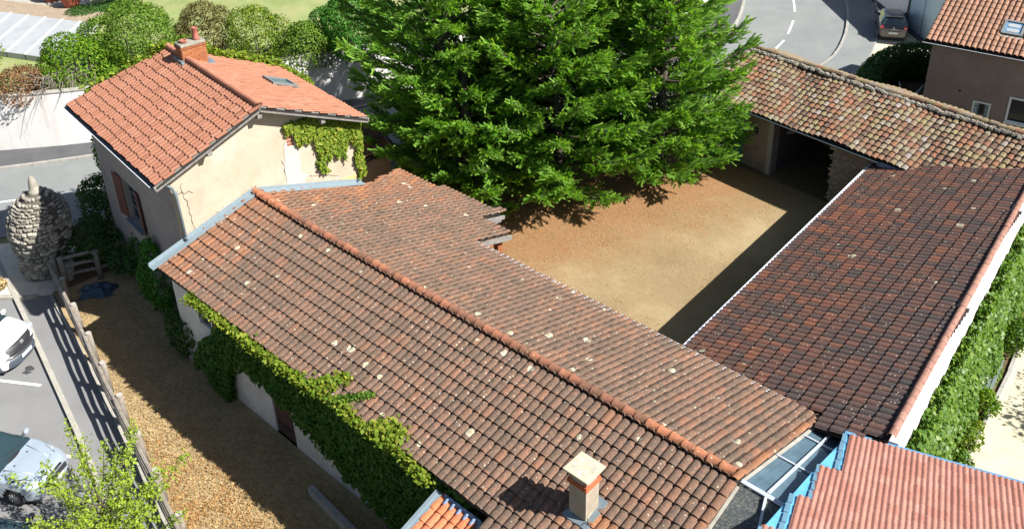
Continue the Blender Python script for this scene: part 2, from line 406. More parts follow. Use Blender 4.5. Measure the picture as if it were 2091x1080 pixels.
def cap_mat():
    t = NT('cap_concrete')
    tc = t.n('TexCoord').outputs['Object']
    v = t.n('VectorMath', operation='LENGTH'); t.l(tc, v.inputs[0])
    ring = t.ramp(v.outputs['Value'], [(0.10, 0.0), (0.19, 1.0), (0.24, 1.0), (0.33, 0.0)])
    spots = t.ramp(t.noise(24, 5, 0.75, tc), [(0.5, 0.0), (0.6, 1.0)])
    c = t.ramp(t.noise(4, 5, 0.6, tc), [(0.3, (0.36, 0.32, 0.235)), (0.7, (0.43, 0.39, 0.29))])
    c = t.mix(t.math('MULTIPLY', ring, 0.45), c, (0.23, 0.20, 0.15))
    c = t.mix(t.math('MULTIPLY', t.math('MULTIPLY', ring, spots), 0.9), c, (0.58, 0.58, 0.55))
    return t.out(c, 0.9, t.noise(50, 4, 0.7, tc), 0.3, 0.006)
M['cap'] = cap_mat()
M['stone'] = tile_material('tower_stone', [(0.0, (0.195, 0.177, 0.150)), (0.5, (0.315, 0.292, 0.247)), (1.0, (0.495, 0.458, 0.390))], (0.128, 0.117, 0.098), 0.6, 5.0, dots=0.1)
M['stone_finial'] = flat('finial_stone', (0.26, 0.24, 0.20), 0.9, var=0.3, scale=5)
M['stone_core'] = flat('stone_core', (0.09, 0.08, 0.065), 0.95)
M['stone_barn'] = tile_material('barn_stone', [(0.0, (0.24, 0.19, 0.14)), (0.5, (0.36, 0.29, 0.22)), (1.0, (0.44, 0.37, 0.29))], (0.15, 0.12, 0.09), 0.5, 3.0)

def glass_mat(name, c, alpha=0.5, rough=0.08, spots=0.0):
    t = NT(name); P = t.pos()
    col = t.ramp(t.noise(2.0, 5, 0.7, P), [(0.35, c), (0.7, tuple(min(1, x * 1.6) for x in c))])
    if spots: col = t.mix(t.math('MULTIPLY', t.ramp(t.noise(18, 5, 0.8, P), [(0.5, 0.0), (0.62, 1.0)]), spots), col, (0.25, 0.23, 0.19))
    t.out(col, rough, None, spec=0.6)
    t.b.inputs['Alpha'].default_value = alpha
    return t.m
M['skylight_glass'] = glass_mat('skylight_glass', (0.078, 0.128, 0.165), 0.62, 0.06)
M['skylight_glass_dirty'] = glass_mat('skylight_glass_dirty', (0.05, 0.06, 0.06), 0.75, 0.25, 0.8)
M['blue_film'] = (lambda t: t.out(t.ramp(t.noise(1.6, 6, 0.7, t.pos(), 1.5), [(0.35, (0.07, 0.28, 0.50)), (0.65, (0.14, 0.40, 0.60))]), 0.35, t.noise(5, 4, 0.6, t.pos()), 0.25, 0.03, spec=0.5))(NT('blue_film'))
M['blue_step'] = flat('blue_step', (0.10, 0.20, 0.28), 0.45, var=0.15)
M['blue_deep'] = flat('blue_trim', (0.10, 0.22, 0.36), 0.4, var=0.15)
M['lead'] = flat('lead_flashing', (0.16, 0.22, 0.33), 0.5, metal=0.2)
M['car_glass'] = plain('car_glass', (0.018, 0.035, 0.04), 0.04, spec=0.8, coat=1.0)
M['rubber'] = flat('rubber', (0.025, 0.025, 0.026), 0.8)
M['rim'] = plain('rim_silver', (0.42, 0.43, 0.45), 0.35, metal=0.6)
M['rim_dark'] = plain('rim_dark', (0.05, 0.05, 0.055), 0.35, metal=0.5)
M['plastic'] = plain('black_plastic', (0.02, 0.022, 0.026), 0.5)
M['bumper_grey'] = plain('bumper_grey', (0.045, 0.058, 0.075), 0.5)
M['lamp_clear'] = plain('lamp_clear', (0.55, 0.58, 0.62), 0.1, metal=0.4, coat=1.0)
M['lamp_red'] = plain('lamp_red', (0.55, 0.01, 0.02), 0.15, coat=1.0)
M['plate'] = plain('plate_white', (0.70, 0.72, 0.75), 0.4)
M['plate_text'] = plain('plate_text', (0.03, 0.03, 0.04), 0.6)
M['paint_silver'] = plain('paint_silver', (0.40, 0.47, 0.54), 0.32, metal=0.45, coat=1.0)
M['paint_white'] = plain('paint_white', (0.78, 0.79, 0.80), 0.3, coat=1.0)
M['paint_black'] = plain('paint_black', (0.015, 0.017, 0.022), 0.25, coat=1.0)
M['paint_dark'] = plain('paint_anthracite', (0.045, 0.042, 0.048), 0.3, metal=0.3, coat=1.0)
M['bark'] = two_noise('bark', [(0.3, (0.045, 0.036, 0.028)), (0.7, (0.095, 0.078, 0.062))], 5, 12, (0.13, 0.11, 0.09), 0.5, 0.95, 0.8, 0.02, 30)
M['twig'] = flat('dead_twigs', (0.22, 0.19, 0.16), 0.9)
M['conifer'] = leaf_material('conifer_foliage', [(0.1, (0.095, 0.200, 0.035)), (0.45, (0.190, 0.357, 0.063)), (0.75, (0.285, 0.457, 0.081)), (1.0, (0.433, 0.515, 0.114))], 0.48, 0.6, 1.1)
M['leaf_vine'] = leaf_material('vine_leaves', [(0.1, (0.022, 0.065, 0.008)), (0.6, (0.045, 0.115, 0.014)), (1.0, (0.085, 0.15, 0.02))], 0.2)
M['leaf_vine_tip'] = leaf_material('vine_tip_leaves', [(0.1, (0.07, 0.14, 0.014)), (0.6, (0.17, 0.24, 0.024)), (0.9, (0.27, 0.28, 0.04)), (1.0, (0.26, 0.14, 0.04))], 0.35)
M['leaf_climber'] = leaf_material('climber_leaves', [(0.1, (0.033, 0.081, 0.010)), (0.5, (0.071, 0.149, 0.017)), (0.85, (0.128, 0.204, 0.025)), (1.0, (0.190, 0.238, 0.051))], 0.3, 0.45, spec=0.3)
M['leaf_bright'] = leaf_material('bright_hedge', [(0.1, (0.040, 0.105, 0.008)), (0.6, (0.098, 0.200, 0.013)), (1.0, (0.218, 0.294, 0.024))], 0.3)
M['leaf_olive'] = leaf_material('olive_shrub', [(0.1, (0.048, 0.100, 0.010)), (0.6, (0.097, 0.176, 0.020)), (1.0, (0.178, 0.265, 0.041))], 0.25, 0.5)
M['leaf_brown'] = leaf_material('bronze_shrub', [(0.1, (0.05, 0.058, 0.016)), (0.5, (0.11, 0.10, 0.032)), (1.0, (0.20, 0.145, 0.05))], 0.25)
M['leaf_yellow'] = leaf_material('yellow_green_shrub', [(0.1, (0.045, 0.092, 0.011)), (0.6, (0.120, 0.194, 0.018)), (1.0, (0.250, 0.281, 0.028))], 0.3)
M['leaf_ivy'] = leaf_material('ivy_shrub', [(0.1, (0.022, 0.088, 0.012)), (0.6, (0.050, 0.165, 0.020)), (1.0, (0.100, 0.242, 0.032))], 0.25, 0.5)
M['leaf_dark'] = leaf_material('dark_bush', [(0.1, (0.02, 0.055, 0.012)), (0.6, (0.045, 0.11, 0.022)), (1.0, (0.08, 0.16, 0.035))], 0.2)
M['leaf_dry'] = leaf_material('dry_shrub', [(0.1, (0.10, 0.06, 0.03)), (0.6, (0.20, 0.10, 0.05)), (1.0, (0.28, 0.19, 0.08))], 0.2)
M['leaf_young'] = leaf_material('young_tree_leaves', [(0.1, (0.117, 0.188, 0.019)), (0.6, (0.234, 0.325, 0.034)), (0.9, (0.325, 0.400, 0.054)), (1.0, (0.390, 0.250, 0.072))], 0.35, 0.5)
M['litter'] = leaf_material('fallen_leaves', [(0.1, (0.18, 0.085, 0.03)), (0.4, (0.29, 0.15, 0.055)), (0.75, (0.37, 0.235, 0.10)), (1.0, (0.44, 0.34, 0.19))], 0.1, 0.8)
M['straw'] = leaf_material('dry_blades', [(0.1, (0.216, 0.150, 0.069)), (0.5, (0.360, 0.264, 0.127)), (0.9, (0.480, 0.372, 0.196)), (1.0, (0.192, 0.204, 0.069))], 0.1, 0.8)
M['tarp'] = plain('blue_tarp', (0.02, 0.045, 0.075), 0.35)
M['tarp_metal'] = flat('bench_metal', (0.13, 0.16, 0.15), 0.5)
M['pool'] = flat('pool_cover', (0.330, 0.343, 0.353), 0.35, var=0.12, scale=1.2)
M['pool_rib'] = plain('pool_rib', (0.508, 0.521, 0.533), 0.4)
M['deck'] = flat('deck_board', (0.280, 0.217, 0.154), 0.8, var=0.2, scale=3)
M['terracotta'] = flat('terracotta', (0.36, 0.10, 0.06), 0.6)
M['plastic_white'] = plain('white_plastic', (0.75, 0.75, 0.75), 0.4)

# ------------------------------------------------------------------ foliage tools
def quads_object(name, V, mat, tint, parent=None, **kw):
    """V: (n,4,3) array of quads, tint: (n,)"""
    n = len(V)
    me = bpy.data.meshes.new(name)
    me.vertices.add(n * 4); me.vertices.foreach_set('co', V.reshape(-1).astype(np.float32))
    me.loops.add(n * 4); me.loops.foreach_set('vertex_index', np.arange(n * 4, dtype=np.int32))
    me.polygons.add(n); me.polygons.foreach_set('loop_start', np.arange(0, n * 4, 4, dtype=np.int32))
    me.polygons.foreach_set('loop_total', np.full(n, 4, dtype=np.int32))
    me.materials.append(mat)
    at = me.attributes.new('tint', 'FLOAT', 'FACE'); at.data.foreach_set('value', tint.astype(np.float32))
    me.update(calc_edges=True)
    o = bpy.data.objects.new(name, me)
    return link(o, parent, **kw)

def unit(a): return a / np.maximum(np.linalg.norm(a, axis=-1, keepdims=True), 1e-9)

def leaf_quads(P, N, size, aspect=0.6, spread=0.7, droop=0.0):
    n = len(P)
    Nn = unit(N + rng.normal(0, spread, (n, 3)))
    T = rng.normal(0, 1, (n, 3)); T[:, 2] -= droop
    T = unit(T - Nn * (T * Nn).sum(1, keepdims=True))
    B = np.cross(Nn, T)
    s = size * rng.uniform(0.6, 1.35, (n, 1))
    a = P - T * s * 0.5; c = P + T * s * 0.5
    b = P + B * s * aspect * 0.5 + Nn * s * 0.10; d = P - B * s * aspect * 0.5 + Nn * s * 0.10
    return np.stack([a, b, c, d], 1)

def blob_points(n, centers, radii, shell=0.55):
    """points near the surface of a union of ellipsoids"""
    centers = np.array(centers, float); radii = np.array(radii, float)
    vol = radii.prod(1) ** 0.667
    k = rng.choice(len(centers), n, p=vol / vol.sum())
    D = unit(rng.normal(0, 1, (n, 3)))
    r = rng.uniform(shell, 1.03, (n, 1)) ** 0.5
    P = centers[k] + D * radii[k] * r
    keep = np.ones(n, bool)
    for j in range(len(centers)):
        q = (((P - centers[j]) / radii[j]) ** 2).sum(1)
        keep &= ~((q < 0.45) & (k != j))
    return P[keep], unit(D / radii[k])[keep]

def shrub(name, c, r, leaf, n, size, label, cat='shrub', group=None, z0=0.0, lumps=9, lump=0.45, shell=0.5, stems=True, squash=1.0):
    root = empty(name, (c[0], c[1], z0), 0, label, cat, group)
    cen = [(0, 0, c[2] - z0)]; rad = [(r[0] * 0.86, r[1] * 0.86, r[2] * 0.86)]
    for i in range(lumps):
        d = unit(rng.normal(0, 1, 3)); d[2] = abs(d[2]) * 0.9 - 0.15
        cen.append(tuple(np.array(cen[0]) + d * np.array(r) * 0.68)); q = lump * rng.uniform(0.7, 1.2)
        rad.append((r[0] * q, r[1] * q, r[2] * q))
    P, N = blob_points(n, cen, rad, shell)
    ok = P[:, 2] > 0.03
    P, N = P[ok], N[ok]
    quads_object('foliage', leaf_quads(P, N, size, 0.6, 0.6), M[leaf], rng.uniform(0, 1, len(P)), root)
    if stems:
        mb = MB()
        for i in range(6):
            a = rng.uniform(0, 6.28); q = rng.uniform(0.3, 0.8)
            mb.tube([(0.05 * math.cos(a), 0.05 * math.sin(a), 0), (q * r[0] * 0.5 * math.cos(a), q * r[1] * 0.5 * math.sin(a), (c[2] - z0) * 0.6), (q * r[0] * math.cos(a), q * r[1] * math.sin(a), (c[2] - z0) + r[2] * 0.5)], [0.04, 0.025, 0.008], 5)
        mb.build('stem', M['bark'], root)
    return root

# ------------------------------------------------------------------ tiles
PROF = {
    'roman': [(-.50, .30), (-.45, .62), (-.33, .88), (-.15, 1.0), (.03, .97), (.20, .76), (.32, .40), (.38, .05), (.50, .04)],
    'canal': [(-.45, .02), (-.40, .5), (-.24, .88), (0, 1.0), (.24, .88), (.40, .5), (.45, .02), (.50, -.10), (.55, .02)],
    'double': [(-.50, .08), (-.43, .62), (-.31, 1.0), (-.19, .80), (-.09, .12), (0.0, .05), (.07, .62), (.19, 1.0), (.31, .80), (.41, .12), (.50, .05)],
    'soft': [(-.50, .15), (-.40, .6), (-.25, .95), (-.12, 1.0), (.02, .8), (.13, .25), (.25, .05), (.38, .0), (.50, .08)],
}
def tile_template(w, L, h, lift, prof, lip=0.022, over=1.14, taper=0.0):
    pr = PROF[prof]; n = len(pr)
    v = []
    for y, dz in ((0.0, lift), (L * over, 0.0)):
        k = 1.0 + (taper if y == 0 else -taper)
        v += [(x * w * k, y, z * h * k + dz) for x, z in pr]
    v += [(x * w * (1 + taper), 0.0, z * h + lift) for x, z in pr]
    v += [(x * w * (1 + taper), 0.004, z * h + lift - lip) for x, z in pr]
    f = []
    for i in range(n - 1):
        f.append((i, i + 1, n + i + 1, n + i))
        f.append((3 * n + i, 3 * n + i + 1, 2 * n + i + 1, 2 * n + i))
    return np.array(v), f

def tile_mesh(name, V, F, mat, tint):
    me = bpy.data.meshes.new(name)
    me.from_pydata(V.tolist(), [], F)
    me.materials.append(mat)
    me.polygons.foreach_set('use_smooth', [i % 2 == 0 for i in range(len(F))])
    at = me.attributes.new('tint', 'FLOAT', 'POINT'); at.data.foreach_set('value', np.full(len(V), tint, np.float32))
    me.update()
    return me

class Tiling:
    """all tiles of one building; the ones that show largest become objects, the rest one joined part"""
    def __init__(s): s.items = []
    def plane(s, E0, e, up, w, L, h, lift, prof, mat, polys, stagger=0.0, jit=(0.004, 0.004, 0.8), erange=(-80, 80), rows=60, row0=0, tint=(0, 1), taper=0.0, holes=(), tintf=None, sag=None):
        e = Vector(e).normalized(); up = Vector(up).normalized(); nn = e.cross(up).normalized()
        if nn.z < 0: nn = -nn; 
        flip = e.cross(up).z < 0
        V, F = tile_template(w, L, h, lift, prof, taper=taper)
        key = id(V)
        ee = -e if flip else e       # keep the local frame right-handed
        base = Matrix((ee, up, nn)).transposed().to_4x4()
        for r in range(row0, rows):
            for c in range(int(erange[0] / w), int(erange[1] / w)):
                off = (c + 0.5 + (stagger * (r % 2))) * w
                p = Vector(E0) + e * off + up * (r * L)
                ctr = p + up * (L * 0.5)
                if not in_poly(ctr.x, ctr.y, polys): continue
                if any(in_poly(ctr.x, ctr.y, hp) for hp in holes): continue
                pj = project(ctr)
                if pj is None or pj[0] < -60 or pj[0] > 2150 or pj[1] < -60 or pj[1] > 1140: continue
                t = rng.uniform(*tint)
                if tintf: t = min(1, max(0, tintf(ctr, t)))
                dz = sag(ctr) if sag else 0.0
                q = p + e * rng.normal(0, jit[0]) + up * rng.normal(0, jit[1]) + nn * (rng.uniform(0, 0.004)) + Vector((0, 0, dz))
                Mx = Matrix.Translation(q) @ base @ Matrix.Rotation(R(rng.normal(0, jit[2])), 4, 'Z') @ Matrix.Rotation(R(rng.normal(0, jit[2] * 0.5)), 4, 'Y')
                inside = 0 <= pj[0] <= 2091 and 0 <= pj[1] <= 1080
                s.items.append((pj[2] if inside else 999 + pj[2], Mx, t, V, F, mat))
    def finish(s, parent, nmax=300, name='roof_tile'):
        s.items.sort(key=lambda q: q[0])
        cache = {}
        for d, Mx, t, V, F, mat in s.items[:nmax]:
            k = (id(V), mat.name, int(t * 11.99))
            if k not in cache: cache[k] = tile_mesh(name, V, F, mat, (k[2] + 0.5) / 12)
            o = bpy.data.objects.new(name, cache[k])
            link(o, parent); o.matrix_basis = Mx
        rest = s.items[nmax:]
        if not rest: return
        mats = []
        vs = []; lt = []; tt = []; mi = []; off = 0; lv = []; sm = []
        for d, Mx, t, V, F, mat in rest:
            if mat not in mats: mats.append(mat)
            A = np.array(Mx)
            vs.append(V @ A[:3, :3].T + A[:3, 3]); tt.append(np.full(len(V), t))
            lv.append(np.array(F).reshape(-1) + off); off += len(V)
            mi += [mats.index(mat)] * len(F); sm += [i % 2 == 0 for i in range(len(F))]
        V = np.concatenate(vs); Lv = np.concatenate(lv); n = len(Lv) // 4
        me = bpy.data.meshes.new('distant_tiles')
        me.vertices.add(len(V)); me.vertices.foreach_set('co', V.reshape(-1).astype(np.float32))
        me.loops.add(n * 4); me.loops.foreach_set('vertex_index', Lv.astype(np.int32))
        me.polygons.add(n); me.polygons.foreach_set('loop_start', np.arange(0, n * 4, 4, dtype=np.int32)); me.polygons.foreach_set('loop_total', np.full(n, 4, dtype=np.int32))
        me.polygons.foreach_set('material_index', np.array(mi, dtype=np.int32)); me.polygons.foreach_set('use_smooth', sm)
        for m in mats: me.materials.append(m)
        at = me.attributes.new('tint', 'FLOAT', 'POINT'); at.data.foreach_set('value', np.concatenate(tt).astype(np.float32))
        me.update(calc_edges=True)
        link(bpy.data.objects.new('distant_tiles', me), parent, kind='stuff')

def ridge_tiles(parent, a, b, r, L, mat, name='ridge_tile', collar=True, jit=0.006, tintf=None, seg=7, bend=None):
    a = Vector(a); b = Vector(b); d = (b - a); n = int(d.length / L); d.normalize()
    x = d.cross(Vector((0, 0, 1))).normalized(); z = x.cross(d).normalized()
    cache = {}
    for i in range(n):
        t = rng.uniform(0, 1)
        if tintf: t = min(1, max(0, tintf(i / n, t)))
        k = int(t * 7.99)
        if k not in cache:
            vs = []; fs = []
            rings = [(0.0, 1.0), (L * 1.08, 0.93)]
            if collar: rings = [(0.0, 1.13), (0.035, 1.13), (0.04, 1.0), (L * 1.08, 0.94)]
            for y, q in rings:
                for j in range(seg + 1):
                    an = math.pi * j / seg * 1.16 - 0.25
                    vs.append((math.cos(an) * r * q, y, math.sin(an) * r * q))
            for ri in range(len(rings) - 1):
                for j in range(seg):
                    p = ri * (seg + 1) + j; fs.append((p, p + 1, p + seg + 2, p + seg + 1))
            fs = [tuple(reversed(f)) for f in fs]
            me = bpy.data.meshes.new(name); me.from_pydata(vs, [], fs); me.materials.append(mat)
            me.polygons.foreach_set('use_smooth', [True] * len(fs))
            at = me.attributes.new('tint', 'FLOAT', 'POINT'); at.data.foreach_set('value', np.full(len(vs), (k + .5) / 8, np.float32)); me.update()
            cache[k] = me
        o = bpy.data.objects.new(name, cache[k]); link(o, parent)
        p = a + d * (i * L) + Vector((0, 0, rng.normal(0, jit)))
        if bend: p += Vector((0, 0, bend(i / n)))
        o.matrix_basis = Matrix.Translation(p) @ Matrix((x, d, z)).transposed().to_4x4() @ Matrix.Rotation(R(rng.normal(0, 0.8)), 4, 'Z')

def wall_panel(mb, p0, p1, z0, z1, thick, holes=(), mi=0, inward=1):
    """vertical wall from p0 to p1 with rectangular holes (s0,s1,za,zb); thickness to the left of p0->p1 times inward"""
    p0 = Vector((p0[0], p0[1], 0)); p1 = Vector((p1[0], p1[1], 0)); d = (p1 - p0); Ln = d.length; d.normalize()
    nrm = Vector((-d.y, d.x, 0)) * thick * inward
    xs = sorted({0.0, Ln} | {h[0] for h in holes} | {h[1] for h in holes})
    zs = sorted({z0, z1} | {h[2] for h in holes} | {h[3] for h in holes})
    solid = {}
    for i in range(len(xs) - 1):
        for j in range(len(zs) - 1):
            cx = (xs[i] + xs[i + 1]) / 2; cz = (zs[j] + zs[j + 1]) / 2
            solid[i, j] = not any(h[0] < cx < h[1] and h[2] < cz < h[3] for h in holes)
    def P(x, z, k): return p0 + d * x + Vector((0, 0, z)) + nrm * k
    for (i, j), sd in solid.items():
        if not sd: continue
        a, b, c, e = xs[i], xs[i + 1], zs[j], zs[j + 1]
        mb.add([P(a, c, 0), P(b, c, 0), P(b, e, 0), P(a, e, 0)], [(0, 1, 2, 3)], mi)
        mb.add([P(a, c, 1), P(b, c, 1), P(b, e, 1), P(a, e, 1)], [(3, 2, 1, 0)], mi)
        for (di, dj, q) in ((-1, 0, (a, c, a, e)), (1, 0, (b, c, b, e)), (0, -1, (a, c, b, c)), (0, 1, (a, e, b, e))):
            if not solid.get((i + di, j + dj), False):
                mb.add([P(q[0], q[1], 0), P(q[2], q[3], 0), P(q[2], q[3], 1), P(q[0], q[1], 1)], [(0, 1, 2, 3)], mi)

# ------------------------------------------------------------------ ground, roads, kerbs
def sheet(name, poly, z, mat, kind='structure', thick=None, **kw):
    mb = MB()
    if thick: mb.prism(poly, z - thick, z)
    else:
        ar = sum(poly[i][0] * poly[(i + 1) % len(poly)][1] - poly[(i + 1) % len(poly)][0] * poly[i][1] for i in range(len(poly)))
        mb.add([(x, y, z) for x, y in (poly if ar > 0 else poly[::-1])], [tuple(range(len(poly)))])
    return mb.build(name, mat, None, kind=kind, **kw)

sheet('ground', [(-900, -900), (900, -900), (900, 900), (-900, 900)], -0.03, M['far_ground'])
sheet('courtyard_ground', [(-31, 18), (-25, 17.5), (-11, 17.5), (-11, 36), (-22, 40), (-30.5, 28)], 0.0, M['dry_grass'])
sheet('field_strip', [(-33.3, 9.35), (-16.0, 5.9), (-12.0, 5.1), (-8, 12), (-20, 12), (-33, 14.5)], 0.0, M['soil'])
sheet('planting_soil', [(-36.5, 10.6), (-33.3, 9.35), (-33, 14.5), (-34, 20), (-38, 17.5)], 0.004, M['tree_soil'])
sheet('parking_area', [(-34.6, 8.35), (-33.3, 9.33), (-26, 7.98), (-12, 5.15), (-10, -6), (-60, -6), (-48, 2)], 0.0, M['asphalt'])
mbg = MB()
sheet('gravel_verge', [(-34.62, 8.0), (-33.75, 8.72), (-33.32, 9.32), (-33.7, 10.3), (-35.8, 11.4), (-38.2, 9.6), (-41, 6.3), (-38.5, 4.4)], 0.10, M['gravel'], thick=0.12)
tb = [(-38.2, 4.9), (-34.7, 7.85), (-33.85, 8.62), (-33.38, 9.3)]

RC = smooth_line([(-53, -7), (-48.5, 1.3), (-44.6, 7.1), (-41.05, 12.4), (-37.2, 19.2), (-33.6, 27.6), (-30.2, 34), (-26.9, 39.8), (-24.9, 44.4), (-24.45, 48.4), (-25.1, 51.45), (-26.4, 54.7), (-28.3, 58.3), (-32, 64), (-38, 72)], 6)
ribbon('road', RC, -3.25, 3.2, None, 0.006, M['asphalt_mid'], kind='structure')
ribbon('pavement', RC, -6.4, -3.42, -0.05, 0.12, M['asphalt_dark'], kind='structure').name = 'left_pavement'
RK = RC[6 * 7:]
ribbon('right_pavement', RC[44:], 3.36, 5.05, -0.05, 0.12, M['asphalt_mid'], kind='structure')
def kerb_line(name, pts, d0, d1, z, L, mat, label=None):
    """kerb of separate stones laid end to end along a polyline"""
    root = bpy.data.objects.new(name, None); link(root, None, kind='structure')
    P = [Vector(p) for p in offset_line(pts, (d0 + d1) / 2)]
    seg = []; acc = 0
    for a, b in zip(P[:-1], P[1:]):
        seg.append((acc, a, b)); acc += (b - a).length
    n = int(acc / L)
    mb_box = {}
    for i in range(n):
        s = (i + 0.5) * L
        for s0, a, b in reversed(seg):
            if s >= s0: break
        d = (b - a).normalized(); p = a + d * (s - s0); nr = Vector((d.y, -d.x)); c = p
        pj = project((c.x, c.y, z))
        if pj is None or not (-80 < pj[0] < 2170 and -80 < pj[1] < 1160): continue
        key = 'k'
        if key not in mb_box:
            m_ = MB().box((0, 0, 0), (L - 0.012, abs(d1 - d0), z + 0.05)); me = bpy.data.meshes.new('kerb_stone'); me.from_pydata(m_.v, [], m_.f); me.materials.append(mat); mb_box[key] = me
        o = bpy.data.objects.new('kerb_stone', mb_box[key]); link(o, root)
        o.location = (c.x, c.y, z / 2 - 0.025 + rng.normal(0, 0.001)); o.rotation_euler = (0, 0, math.atan2(d.y, d.x))
    return root
kerb_line('left_road_kerb', RC, -3.42, -3.25, 0.13, 1.0, M['concrete_grey'])
kerb_line('right_road_kerb', RC[46:], 3.2, 3.36, 0.13, 1.0, M['concrete_grey'])
kerb_line('pavement_edging', RC[46:], 5.05, 5.15, 0.125, 1.0, M['concrete_grey'])
sheet('forecourt', [(-21.3, 47.2), (-19.6, 50.8), (-21.3, 55.9), (-23.2, 59.6), (-22.5, 59.8), (-17, 54), (-9, 54), (-9, 43.4), (-20.5, 43.2)], 0.05, M['path'], thick=0.06)
sheet('walled_garden_floor', [(-17.6, 44.2), (-17.8, 48.4), (-16.9, 50.0), (-15.2, 50.2), (-13.4, 50.2), (-13.6, 43.5)], 0.06, M['tree_soil'], thick=0.02)
kerb_line('parking_kerb', [(-37.3, 8.83), (-31.85, 7.84), (-25.51, 6.62), (-22.87, 6.06), (-16, 4.55)], -0.08, 0.08, 0.13, 1.0, M['concrete'])
kerb_line('fence_kerb', [(-33.25, 9.22), (-29.22, 8.53), (-25.52, 7.78), (-20, 6.62), (-14, 5.3)], -0.05, 0.05, 0.08, 1.0, M['concrete'])
kerb_line('verge_kerb', [(-38.4, 4.6), (-34.5, 7.86), (-33.72, 8.62), (-33.28, 9.3)], -0.07, 0.07, 0.14, 0.5, M['concrete'])
# painted markings
def stripe(name, a, b, w, z=0.012, **kw):
    a = Vector(a); b = Vector(b); d = (b - a).normalized(); n = Vector((-d.y, d.x)) * w / 2
    return sheet(name, [tuple(a - n), tuple(b - n), tuple(b + n), tuple(a + n)], z, M['white_paint'])
stripe('bay_marking', (-33.6, 3.6), (-28.53, 6.79), 0.11)
stripe('bay_marking', (-29.6, 2.7), (-24.60, 6.04), 0.11)
stripe('bay_marking', (-25.7, 1.9), (-20.7, 5.2), 0.11)
for i0, i1 in ((2, 10), (11, 24), (44, 48), (50, 53)):
    pass
ribbon('centre_line', RC[:26], -0.06, 0.06, None, 0.012, M['white_paint'], kind='structure')
cl = smooth_line([(-24.30, 47.9), (-24.74, 50.3), (-25.07, 51.4), (-26.04, 53.95), (-26.64, 55.22), (-27.87, 57.33), (-29.3, 59.6)], 8)
def cut(pts, s0, s1):
    out = []; acc = 0
    for a, b in zip(pts[:-1], pts[1:]):
        L = (Vector(b) - Vector(a)).length
        if s0 <= acc <= s1: out.append(a)
        acc += L
    return out
for s0, s1 in ((0.0, 2.5), (3.5, 6.3), (7.6, 10.2), (11.5, 14)):
    c_ = cut(cl, s0, s1)
    if len(c_) > 2: ribbon('centre_dash', c_, -0.06, 0.06, None, 0.012, M['white_paint'], kind='structure')
sheet('gravel_path', [(-4.30, 22.0), (-4.42, 25.2), (-4.62, 28.0), (-5.05, 31.9), (-5.8, 40), (12, 44), (12, 18), (-3.5, 18)], 0.02, M['path'], thick=0.05)
kerb_line('path_edging', [(-4.30, 22.4), (-4.47, 25.2), (-4.66, 28.0), (-5.1, 31.9), (-5.7, 37)], -0.06, 0.05, 0.14, 1.0, M['concrete_grey'])
sheet('border_soil', [(-5.3, 18), (-3.6, 18), (-4.32, 22.4), (-4.48, 25.2), (-4.68, 28.0), (-5.1, 31.9), (-5.85, 40), (-6.9, 40)], 0.05, M['tree_soil'], thick=0.06)
sheet('barn_floor', [(-20.5, 35.0), (-12, 34.4), (-12, 39), (-20.5, 40)], 0.012, M['tree_soil'])
def stain(name, x, y, rx, ry, rz, mat, n=16, z=0.009, wob=0.3):
    pts = []
    for i in range(n):
        a = 2 * math.pi * i / n; q = 1 + rng.uniform(-wob, wob); u, v = rx * math.cos(a) * q, ry * math.sin(a) * q
        pts.append((x + u * math.cos(rz) - v * math.sin(rz), y + u * math.sin(rz) + v * math.cos(rz)))
    return sheet(name, pts, z, mat)
for x, y, r_ in ((-26.6, 5.35, .10), (-26.45, 5.2, .12), (-26.35, 5.08, .14), (-26.2, 4.9, .12), (-26.1, 4.75, .07), (-27.6, 4.4, .16), (-27.1, 4.55, .09), (-28.2, 4.1, .12), (-29.7, 6.9, .14), (-29.55, 6.75, .11)):
    stain('oil_stain', x, y, r_ * 1.3, r_ * 0.8, 0.5, M['oil'], wob=0.25)
stain('dirt_patch', -27.6, 4.45, 0.55, 0.35, 0.3, M['asphalt_stained'], z=0.007)
stain('dirt_patch', -26.9, 2.6, 0.9, 0.5, 0.6, M['asphalt_stained'], z=0.007)
sheet('asphalt_repair', [(-21.9, 45.0), (-20.6, 45.2), (-21.1, 48.9), (-22.3, 48.5)], 0.126, M['asphalt'])
stain('manhole_cover', -20.9, 44.6, 0.35, 0.35, 0, M['manhole'], wob=0.0, z=0.13)
# raised garden behind the retaining wall
RW = smooth_line([(-55, 3.0), (-50, 9.2), (-47.07, 12.77), (-44.5, 16.0), (-41.6, 20.8), (-39.2, 26), (-37.0, 30.5), (-34.3, 36), (-31.8, 42), (-31.1, 48), (-32.2, 54), (-35.5, 60), (-42, 68)], 4)
gp = [(x - 0.1, y) for x, y in RW] + [(-60, 110), (-190, 110), (-190, -20), (-70, -14)]
sheet('raised_garden', gp, 2.3, M['lawn'], thick=2.4)
wl = ribbon('retaining_wall', RW, 0.0, -0.3, -0.05, 2.95, M['plaster_wall'], label='long white rendered retaining wall along the street below the shrubs', cat='wall')
ribbon('coping', RW, 0.04, -0.34, 2.952, 3.0, M['concrete'], wl)
for i in range(16):   # weeds along the foot of the wall
    pass

